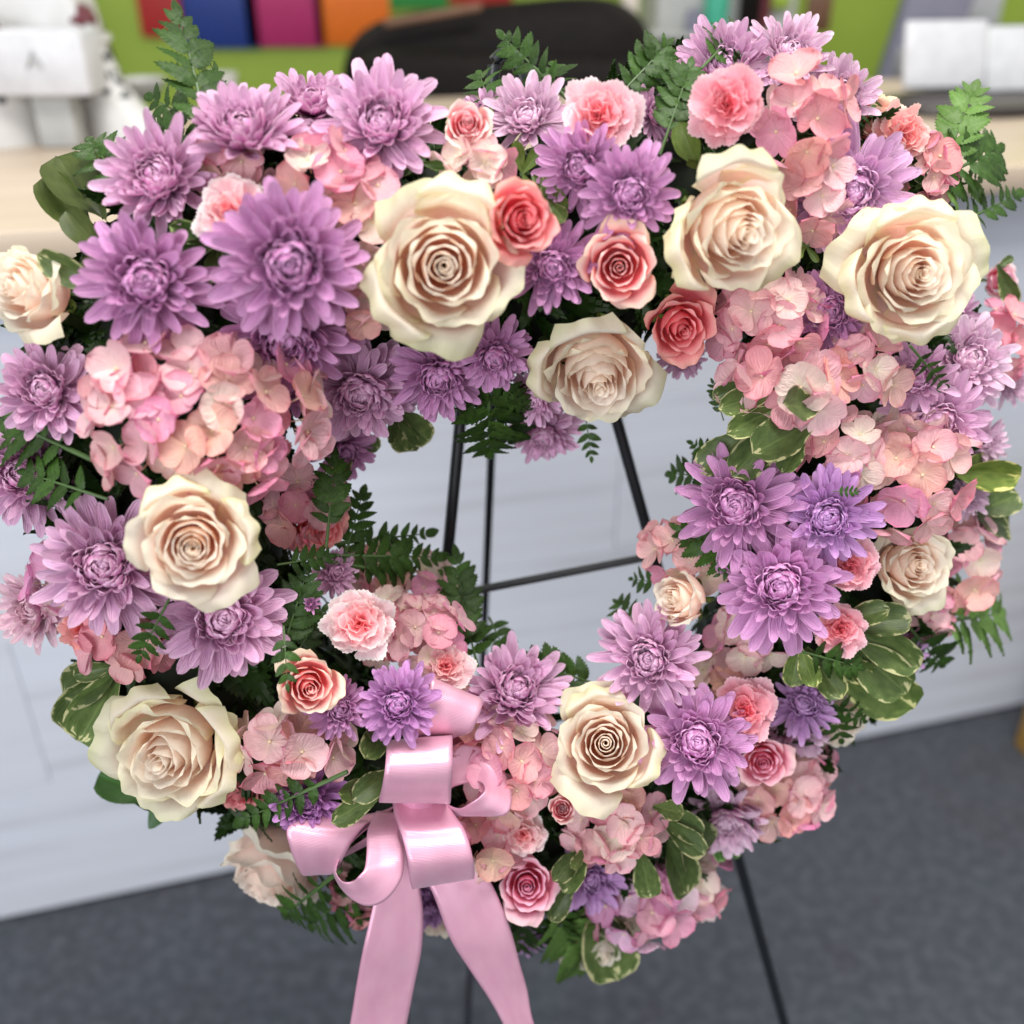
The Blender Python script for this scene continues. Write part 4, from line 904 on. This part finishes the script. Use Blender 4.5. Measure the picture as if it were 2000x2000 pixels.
# ------------------------------------------------------------ ferns
DK = (.75, .8, .75)
for bx, by, tx_, ty_, lab, kw in [
 (405, 262, 340, 8, 'tall fern frond at the top left corner of the wreath', dict(wid=.26, npair=8, tilt=(.3, 0))),
 (405, 250, 285, 185, 'fern frond reaching left below the tall frond', dict(wid=.30, npair=6)),
 (400, 275, 292, 252, 'short fern frond above the upper left shoulder', dict(wid=.30, npair=6)),
 (405, 240, 420, 125, 'small upright fern frond right of the tall frond', dict(wid=.22, npair=6, tilt=(.5, 0))),
 (245, 370, 172, 268, 'fern frond at the left shoulder of the wreath', dict(wid=.38, npair=6)),
 (1092, 178, 972, 62, 'fern frond pointing up left over the black hook', dict(wid=.26, npair=7)),
 (960, 215, 935, 140, 'small fern frond left of the black hook', dict(wid=.5, npair=5)),
 (1085, 190, 1078, 120, 'short fern frond right of the black hook', dict(wid=.38, npair=5)),
 (1215, 180, 1312, 78, 'fern frond right of the top carnation', dict(wid=.40, npair=7)),
 (1300, 270, 1352, 118, 'dark fern frond left of the bright pink carnation', dict(wid=.34, npair=8)),
 (1385, 118, 1448, 52, 'fern frond at the very top of the right lobe', dict(wid=.32, npair=7)),
 (1845, 320, 1908, 160, 'pale young fern frond on the upper right rim', dict(wid=.34, npair=8, pale=True)),
 (1825, 350, 1958, 288, 'glossy dark fern frond on the upper right rim', dict(wid=.40, npair=7)),
 (1835, 372, 1915, 350, 'small pale fern frond under the glossy dark one', dict(wid=.40, npair=5, pale=True)),
 (1890, 428, 1998, 374, 'thin dark fern frond reaching the right edge', dict(wid=.20, npair=7)),
 (1640, 250, 1725, 190, 'curled dark fern frond on the right lobe', dict(wid=.22, npair=7)),
 (955, 745, 868, 808, 'fern frond spreading left at the inner top point', dict(wid=.40, npair=6)),
 (955, 750, 955, 890, 'fern frond hanging straight down at the inner top point', dict(wid=.36, npair=7)),
 (960, 750, 1000, 862, 'fern frond hanging down right at the inner top point', dict(wid=.36, npair=6)),
 (965, 745, 1040, 800, 'dark fern frond behind the nodding rose', dict(wid=.35, npair=6)),
 (1145, 820, 1156, 902, 'single fern frond under the nodding cream rose', dict(wid=.42, npair=5)),
 (672, 1095, 712, 950, 'upright fern frond on the left of the opening', dict(wid=.30, npair=7)),
 (665, 1085, 872, 1088, 'long fern frond pointing right into the opening', dict(wid=.20, npair=9)),
 (670, 1060, 852, 1040, 'fern frond above the long one in the opening', dict(wid=.17, npair=8, lift1=-.01)),
 (665, 1100, 842, 1130, 'fern frond below the long one in the opening', dict(wid=.17, npair=8)),
 (640, 1040, 655, 880, 'dark fern frond over the inner coral rose', dict(wid=.30, npair=8, lift0=.02, lift1=.02)),
 (560, 1100, 655, 1085, 'fern frond right of the left cream rose', dict(wid=.40, npair=6, lift0=.02, lift1=.02, tint=DK)),
 (555, 1260, 605, 1100, 'fern frond rising among the inner left flowers', dict(wid=.40, npair=7, lift0=.01, lift1=.015, tint=DK)),
 (570, 1290, 640, 1180, 'deep green fern frond left of the pale carnation', dict(wid=.40, npair=6, tint=DK)),
 (555, 1240, 562, 1350, 'small fern frond lying over the salmon rose', dict(wid=.34, npair=5, lift0=.04, lift1=.05)),
 (140, 880, -10, 812, 'fern frond pointing left between the left rim flowers', dict(wid=.32, npair=7, lift0=.01, lift1=.015)),
 (180, 965, 40, 920, 'broad fern frond on the left side', dict(wid=.42, npair=6, lift0=.02, lift1=.02)),
 (215, 1010, 130, 985, 'dark fern frond left of the cream rose', dict(wid=.5, npair=5, tint=DK)),
 (320, 1190, 268, 1292, 'fern frond hanging beside the full lavender flower', dict(wid=.36, npair=6, lift0=.03, lift1=.03)),
 (905, 1270, 890, 1068, 'upright fern frond crossing the left easel leg', dict(wid=.28, npair=9)),
 (930, 1290, 905, 1190, 'fern frond at the lower left of the opening', dict(wid=.40, npair=6)),
 (1160, 1335, 1005, 1283, 'fern frond lying along the bottom of the opening', dict(wid=.40, npair=7)),
 (1150, 1370, 1045, 1320, 'dark fern frond below the one at the opening bottom', dict(wid=.40, npair=6, tint=DK)),
 (1262, 1235, 1200, 1172, 'fern frond at the lower right of the opening', dict(wid=.40, npair=6)),
 (1300, 1140, 1230, 1130, 'short fern frond left of the small cream rose', dict(wid=.44, npair=5)),
 (1475, 1110, 1310, 1025, 'fern frond across the coral beige hydrangea', dict(wid=.32, npair=7, lift0=.03, lift1=.03)),
 (1480, 1100, 1395, 1125, 'small dark fern frond above the bright purple flower', dict(wid=.4, npair=5, lift0=.03, lift1=.035)),
 (1400, 930, 1300, 925, 'dark fern frond reaching into the opening on the right', dict(wid=.34, npair=6)),
 (1425, 910, 1345, 862, 'thin fern frond left of the broad dark leaves', dict(wid=.26, npair=6)),
 (1410, 810, 1390, 740, 'dark fern frond at the upper right of the opening', dict(wid=.3, npair=6)),
 (1635, 960, 1680, 960, 'small fern tip over the violet flower', dict(wid=.5, npair=4, lift0=.05, lift1=.05)),
 (1790, 690, 1850, 760, 'dark fern frond across the compact lavender flower', dict(wid=.22, npair=6, lift0=.05, lift1=.04)),
 (1830, 1215, 1958, 1198, 'pale fern frond pointing right on the right rim', dict(wid=.36, npair=8, pale=True)),
 (1780, 1230, 1840, 1300, 'dark fern frond on the right rim', dict(wid=.40, npair=6)),
 (1575, 1275, 1685, 1305, 'toothed fern frond over the variegated leaves', dict(wid=.34, npair=6, lift0=.04, lift1=.04)),
 (1620, 1370, 1645, 1452, 'small glossy fern frond over the lower right cream rose', dict(wid=.40, npair=5, lift0=.02, lift1=.02)),
 (1630, 1375, 1690, 1410, 'short fern frond beside the small glossy one', dict(wid=.40, npair=4, lift0=.02, lift1=.02)),
 (1080, 1770, 1150, 1885, 'pale fern frond at the bottom tip', dict(wid=.36, npair=8, pale=True)),
 (1040, 1770, 1010, 1860, 'fern frond hanging below the pink rose', dict(wid=.44, npair=6)),
 (1090, 1760, 1085, 1850, 'fern frond in the middle of the bottom ferns', dict(wid=.38, npair=6)),
 (640, 1525, 460, 1608, 'fern frond lying over the hanging coral rose', dict(wid=.20, npair=8, lift0=.03, lift1=.02)),
 (640, 1720, 558, 1785, 'fern frond over the hanging pale rose', dict(wid=.24, npair=7, lift0=.03, lift1=.03)),
 (690, 1735, 606, 1812, 'fern frond left of the bow tails', dict(wid=.44, npair=6)),
 (700, 1735, 675, 1810, 'small fern frond behind the left bow loop', dict(wid=.40, npair=5)),
 (960, 1215, 1000, 1300, 'fern frond bent over at the opening bottom', dict(wid=.3, npair=5, tint=DK)),
]: make_fern(bx, by, tx_, ty_, lab, **kw)

# ------------------------------------------------------------ broad leaf sprigs
for x, y, leaves, lab, kw in [
 (1590, 800, [(1398, 800, .02, 1520, 760), (1410, 850, .02, 1530, 790), (1430, 925, .01, 1540, 815), (1460, 900, .02, 1600, 815), (1530, 930, .01, 1575, 850), (1385, 920, .0, 1470, 840), (1500, 800, .03, 1600, 800), (1400, 770, .0, 1470, 745)], 'spray of broad dark leaves with cream edges beside the opening', dict(lift=.02)),
 (1640, 1215, [(1765, 1215, .01), (1760, 1275, .0), (1735, 1190, .01), (1745, 1330, .0, 1650, 1250)], 'broad variegated leaves right of the bright carnation', dict(lift=.02)),
 (1620, 1290, [(1712, 1325, .02), (1760, 1345, .0), (1640, 1360, .02, 1575, 1265), (1545, 1345, .01, 1560, 1260), (1590, 1340, .02, 1560, 1260)], 'olive leaves with pale rims below the bright carnation', dict(lift=.015, tint=(1.3, 1.3, 1.1))),
 (745, 1400, [(705, 1490, .02, 760, 1405), (700, 1420, .01, 770, 1440), (640, 1540, .02, 740, 1540), (645, 1600, .01, 745, 1545), (700, 1555, .02, 770, 1500)], 'curled variegated leaves left of the bow', dict(lift=.03)),
 (1275, 1575, [(1370, 1635, .01), (1345, 1590, .02), (1385, 1700, .0, 1330, 1590), (1335, 1740, .0, 1300, 1640), (1270, 1750, .01, 1250, 1660), (1365, 1665, .01, 1290, 1600)], 'variegated leaves on the lower right side', dict(lift=.02)),
 (1140, 1655, [(1078, 1722, .02), (1100, 1745, .02, 1150, 1660), (1075, 1790, .01, 1120, 1720), (1130, 1700, .02)], 'dark rimmed leaves right of the pink rose by the bow', dict(lift=.02)),
 (1160, 1760, [(1190, 1870, .0), (1140, 1845, .0), (1175, 1850, -.005)], 'narrow pointed leaves hanging at the bottom tip', dict(lift=.0)),
 (235, 1300, [(155, 1400, .0), (165, 1310, .0), (180, 1420, .0), (160, 1350, -.01)], 'variegated leaves at the left rim above the big lower rose', dict(lift=-.01)),
 (235, 450, [(130, 348, .0, 205, 425), (123, 392, .0, 180, 465), (150, 425, .0, 205, 500), (212, 300, .0, 245, 390), (170, 500, .0, 225, 560)], 'dark leaves along the upper left rim', dict(lift=-.01, kind='leaf', tint=(.62, .55, .6))),
 (215, 580, [(108, 500, .01), (150, 560, .0)], 'grey green leaf between the left rose and purple flower', dict(lift=.01)),
 (1365, 330, [(1325, 245, .01), (1345, 300, .01)], 'round olive leaf left of the second cream rose', dict(lift=.0, kind='leaf')),
 (1020, 340, [(1005, 275, .01), (1060, 290, .0), (1095, 415, .01, 1040, 340), (1035, 390, .0)], 'olive leaves between rosebud and purple twins', dict(lift=.0, kind='leaf')),
 (1075, 395, [(1110, 440, .01), (1060, 350, .0)], 'folded leaf above the deep purple flower', dict(lift=.005)),
 (1860, 925, [(1950, 915, .0), (1940, 935, -.01)], 'big olive leaf on the right rim', dict(lift=.0, tint=(1.5, 1.4, .9))),
 (1900, 1000, [(1965, 980, .0), (1962, 1030, .0), (1945, 1040, -.01)], 'shiny dark leaves on the right rim under the olive leaf', dict(lift=-.005)),
 (1925, 860, [(1965, 868, .0), (1955, 845, .0)], 'small green leaf on the right rim', dict(lift=-.01)),
 (770, 800, [(825, 850, .0), (775, 860, .0), (800, 860, -.01)], 'speckled leaves hanging at the inner top left', dict(lift=-.01)),
 (680, 850, [(745, 875, .0), (712, 868, .0), (660, 935, .0)], 'small green leaves at the upper left of the opening', dict(lift=-.01)),
 (430, 470, [(330, 440, .01), (400, 560, .01), (340, 500, .0), (455, 570, .0)], 'dark deep green leaves between the two big purple flowers', dict(lift=.0, tint=(.6, .8, .6))),
 (330, 1540, [(215, 1525, -.01, 330, 1560), (350, 1575, -.01, 230, 1540), (260, 1570, -.01, 360, 1560)], 'dark green leaves curving below the big lower left rose', dict(lift=-.01, kind='leaf', tint=(.35, .7, .5))),
 (820, 320, [(790, 300, .01), (770, 340, .0), (830, 290, .0), (870, 330, .0)], 'dark green buds and leaves above the largest cream rose', dict(lift=.0, tint=(.7, 1.0, .7))),
 (1575, 480, [(1545, 500, .01), (1600, 505, .0), (1560, 470, .0)], 'olive leaf below the big lavender flower on the right', dict(lift=.005, kind='leaf')),
 (1950, 520, [(1975, 505, .0), (1980, 590, .0)], 'tiny green leaves at the right edge by the small pink rose', dict(lift=-.01)),
 (1440, 1660, [(1435, 1662, -.0, 1400, 1645), (1412, 1668, -.0, 1390, 1640)], 'small green leaf where the easel leg comes out', dict(lift=-.01, tint=(.8, 1.3, .9))),
 (860, 1010, [], None, {}),
]:
    if leaves: make_sprig(x, y, leaves, lab, **kw)

# ------------------------------------------------------------ satin bow
def satin():
    m, nt, out = newmat('pink_satin'); L = nt.links.new
    uv = nd(nt, 'ShaderNodeUVMap'); sp = nd(nt, 'ShaderNodeSeparateXYZ'); L(uv.outputs[0], sp.inputs[0])
    wv = nd(nt, 'ShaderNodeTexWave', i_Scale=30.0, i_Distortion=.0); wv.bands_direction = 'Y'; wv.bands_direction = 'Y'; L(uv.outputs[0], wv.inputs['Vector'])
    edge = math_(nt, 'GREATER_THAN', math_(nt, 'ABSOLUTE', math_(nt, 'MULTIPLY_ADD', sp.outputs[0], 2.0, -1.0)), .965)
    n = nd(nt, 'ShaderNodeTexNoise', i_Scale=4.0, i_Detail=2.0); L(uv.outputs[0], n.inputs['Vector'])
    c = ramp(nt, n.outputs[0], [(.3, (.82, .41, .56)), (.7, (.87, .48, .62))])
    c = mix(nt, c, (.66, .26, .44), math_(nt, 'MULTIPLY', edge, .5))
    bp = nd(nt, 'ShaderNodeBump', i_Strength=.22, i_Distance=.0006); L(wv.outputs['Fac'], bp.inputs['Height'])
    p = nd(nt, 'ShaderNodeBsdfPrincipled', i_Roughness=.32, i_Metallic=.30); p.inputs['Specular IOR Level'].default_value = .9
    p.inputs['Sheen Weight'].default_value = .35; p.inputs['Sheen Tint'].default_value = (.95, .85, 1, 1); p.inputs['Sheen Roughness'].default_value = .4
    p.inputs['Coat Weight'].default_value = .0; p.inputs['Coat Roughness'].default_value = .3
    p.inputs['Anisotropic'].default_value = .5
    L(c, p.inputs['Base Color']); L(bp.outputs[0], p.inputs['Normal'])
    t = nd(nt, 'ShaderNodeBsdfTranslucent'); L(c, t.inputs[0])
    mx = nd(nt, 'ShaderNodeMixShader'); mx.inputs[0].default_value = .12
    L(p.outputs[0], mx.inputs[1]); L(t.outputs[0], mx.inputs[2]); L(mx.outputs[0], out.inputs[0])
    return m
M['satin'] = satin()
BL = .072
bow = empty('ribbon_bow', on_plane(795, 1560, BL - .02)[0], 'pink satin ribbon bow with long tails at the lower left of the heart', 'bow')
def strip(name, pairs, length=1.0, nsub=8, nx=12, bow_=0.0):
    """pairs: (ax, ay, bx, by, offset toward the viewer in cm [, offset of b]) smoothed by Catmull-Rom"""
    A3, B3 = [], []; ph = len(pairs) * 1.3 + pairs[0][0]
    for q in pairs:
        ax, ay, bx_, by_, d = q[:5]; d2 = q[5] if len(q) > 5 else d
        A3.append(on_plane(ax, ay, BL + d / 100)[0]); B3.append(on_plane(bx_, by_, BL + d2 / 100)[0])
    def cat(P, t):
        i = min(int(t), len(P) - 2); f = t - i
        p0 = P[i - 1] if i else P[0] * 2 - P[1]; p3 = P[i + 2] if i + 2 < len(P) else P[-1] * 2 - P[-2]
        return cr(p0, P[i], P[i + 1], p3, f)
    n = (len(pairs) - 1) * nsub; vs = []; uvs = []; fs = []; Lacc = 0; prev = None
    for j in range(n + 1):
        a = cat(A3, j / nsub); b_ = cat(B3, j / nsub); c = (a + b_) / 2
        if prev is not None: Lacc += (c - prev).length
        prev = c
        for i in range(nx + 1):
            s = i / nx; vs.append(a.lerp(b_, s) - bow.location + N * (.0005 * math.sin(s * 5 + Lacc * 40 + ph) * math.sin(Lacc * 25 + s * 2))); uvs.append([s, Lacc * 12])
    for j in range(n):
        for i in range(nx):
            a = j * (nx + 1) + i; fs.append((a, a + 1, a + nx + 2, a + nx + 1))
    me = mesh(name, vs, fs, M['satin'], uvs)
    o = link(name, me, bow)
    md = o.modifiers.new('thickness', 'SOLIDIFY'); md.thickness = .0004; md.offset = 0
    return o
# tails first (behind)
strip('tail', [(770, 1600, 850, 1600, -1.0), (745, 1690, 818, 1690, -.4), (728, 1770, 826, 1775, .5), (710, 1850, 824, 1850, .9), (697, 1920, 808, 1930, .6), (683, 2005, 793, 2005, .2), (660, 2120, 768, 2120, 0)])
strip('tail', [(765, 1600, 870, 1590, -.8), (810, 1680, 905, 1650, .0), (845, 1745, 958, 1722, .9), (878, 1830, 996, 1812, 1.2), (915, 1890, 1016, 1885, .9), (955, 1950, 1030, 1935, .6), (985, 2005, 1043, 2000, .5), (1030, 2110, 1085, 2100, .3)])
# far left loop
strip('loop', [(745, 1600, 790, 1560, -.5), (660, 1592, 735, 1600, .6), (600, 1600, 715, 1610, 1.5), (562, 1618, 690, 1640, 2.4), (566, 1655, 676, 1665, 2.6), (582, 1695, 662, 1690, 2.0), (597, 1710, 648, 1706, 1.0), (640, 1690, 680, 1660, -.3), (740, 1640, 760, 1610, -.8)])
# lower left loop with open eye
strip('loop', [(790, 1585, 735, 1585, .5), (778, 1620, 718, 1622, 2.2), (788, 1665, 716, 1665, 3.4), (784, 1715, 712, 1696, 4.2), (752, 1758, 700, 1712, 4.4), (712, 1768, 688, 1722, 4.0), (672, 1742, 668, 1722, 3.0, 3.6), (650, 1700, 656, 1700, 1.2, 3.0), (660, 1655, 672, 1664, .0, 2.0), (700, 1612, 712, 1622, -.5, 1.2), (760, 1580, 760, 1590, -.8, .2)])
# top right loop
strip('loop', [(800, 1480, 880, 1500, -.5), (815, 1420, 905, 1450, -.6), (828, 1350, 935, 1400, .2), (840, 1322, 942, 1366, 1.4), (838, 1345, 942, 1378, 2.3), (822, 1385, 932, 1405, 2.8), (806, 1422, 918, 1430, 2.6), (800, 1444, 880, 1444, 1.6), (800, 1480, 850, 1485, .4)])
# right loop with open eye
strip('loop', [(868, 1560, 868, 1500, 1.0, .6), (880, 1540, 884, 1456, 1.2, .2), (918, 1528, 930, 1455, 1.6, .4), (940, 1528, 972, 1482, 2.6, 1.2), (947, 1542, 994, 1530, 3.6, 2.4), (938, 1556, 999, 1568, 4.0, 3.6), (918, 1570, 985, 1592, 3.8, 4.0), (896, 1580, 930, 1594, 3.0, 3.3), (868, 1568, 880, 1592, 1.6, 2.0), (840, 1550, 845, 1575, 0, 0)])
# lower centre loop
strip('loop', [(765, 1550, 868, 1545, .6), (770, 1590, 884, 1585, 2.4), (784, 1630, 908, 1622, 4.0), (796, 1680, 922, 1668, 4.8), (800, 1718, 927, 1698, 4.4), (806, 1736, 925, 1716, 3.2), (800, 1715, 915, 1700, 1.6), (790, 1650, 890, 1645, .4), (780, 1580, 870, 1580, -.3)])
# top centre loop, the widest
strip('loop', [(765, 1550, 868, 1550, .2), (762, 1490, 876, 1485, .6), (758, 1452, 880, 1442, 1.8), (756, 1446, 883, 1438, 3.0), (755, 1462, 884, 1454, 4.3), (752, 1500, 884, 1495, 5.3), (746, 1538, 882, 1538, 5.0), (740, 1563, 880, 1567, 3.8), (745, 1566, 875, 1568, 2.2), (765, 1555, 868, 1555, 1.0)])
b = MB(); kp = on_plane(818, 1558, BL + .008)[0] - bow.location
b.lathe((0, 0, 0), [(.001, -.014), (.010, -.012), (.014, 0), (.010, .012), (.001, .014)], 14); link('knot', b.build('knot', M['satin']), bow, kp)
print('objects', len(bpy.data.objects), 'tris', sum(len(o.data.polygons) * 2 for o in bpy.data.objects if o.type == 'MESH'), 'unique', sum(len(m_.polygons) * 2 for m_ in bpy.data.meshes))
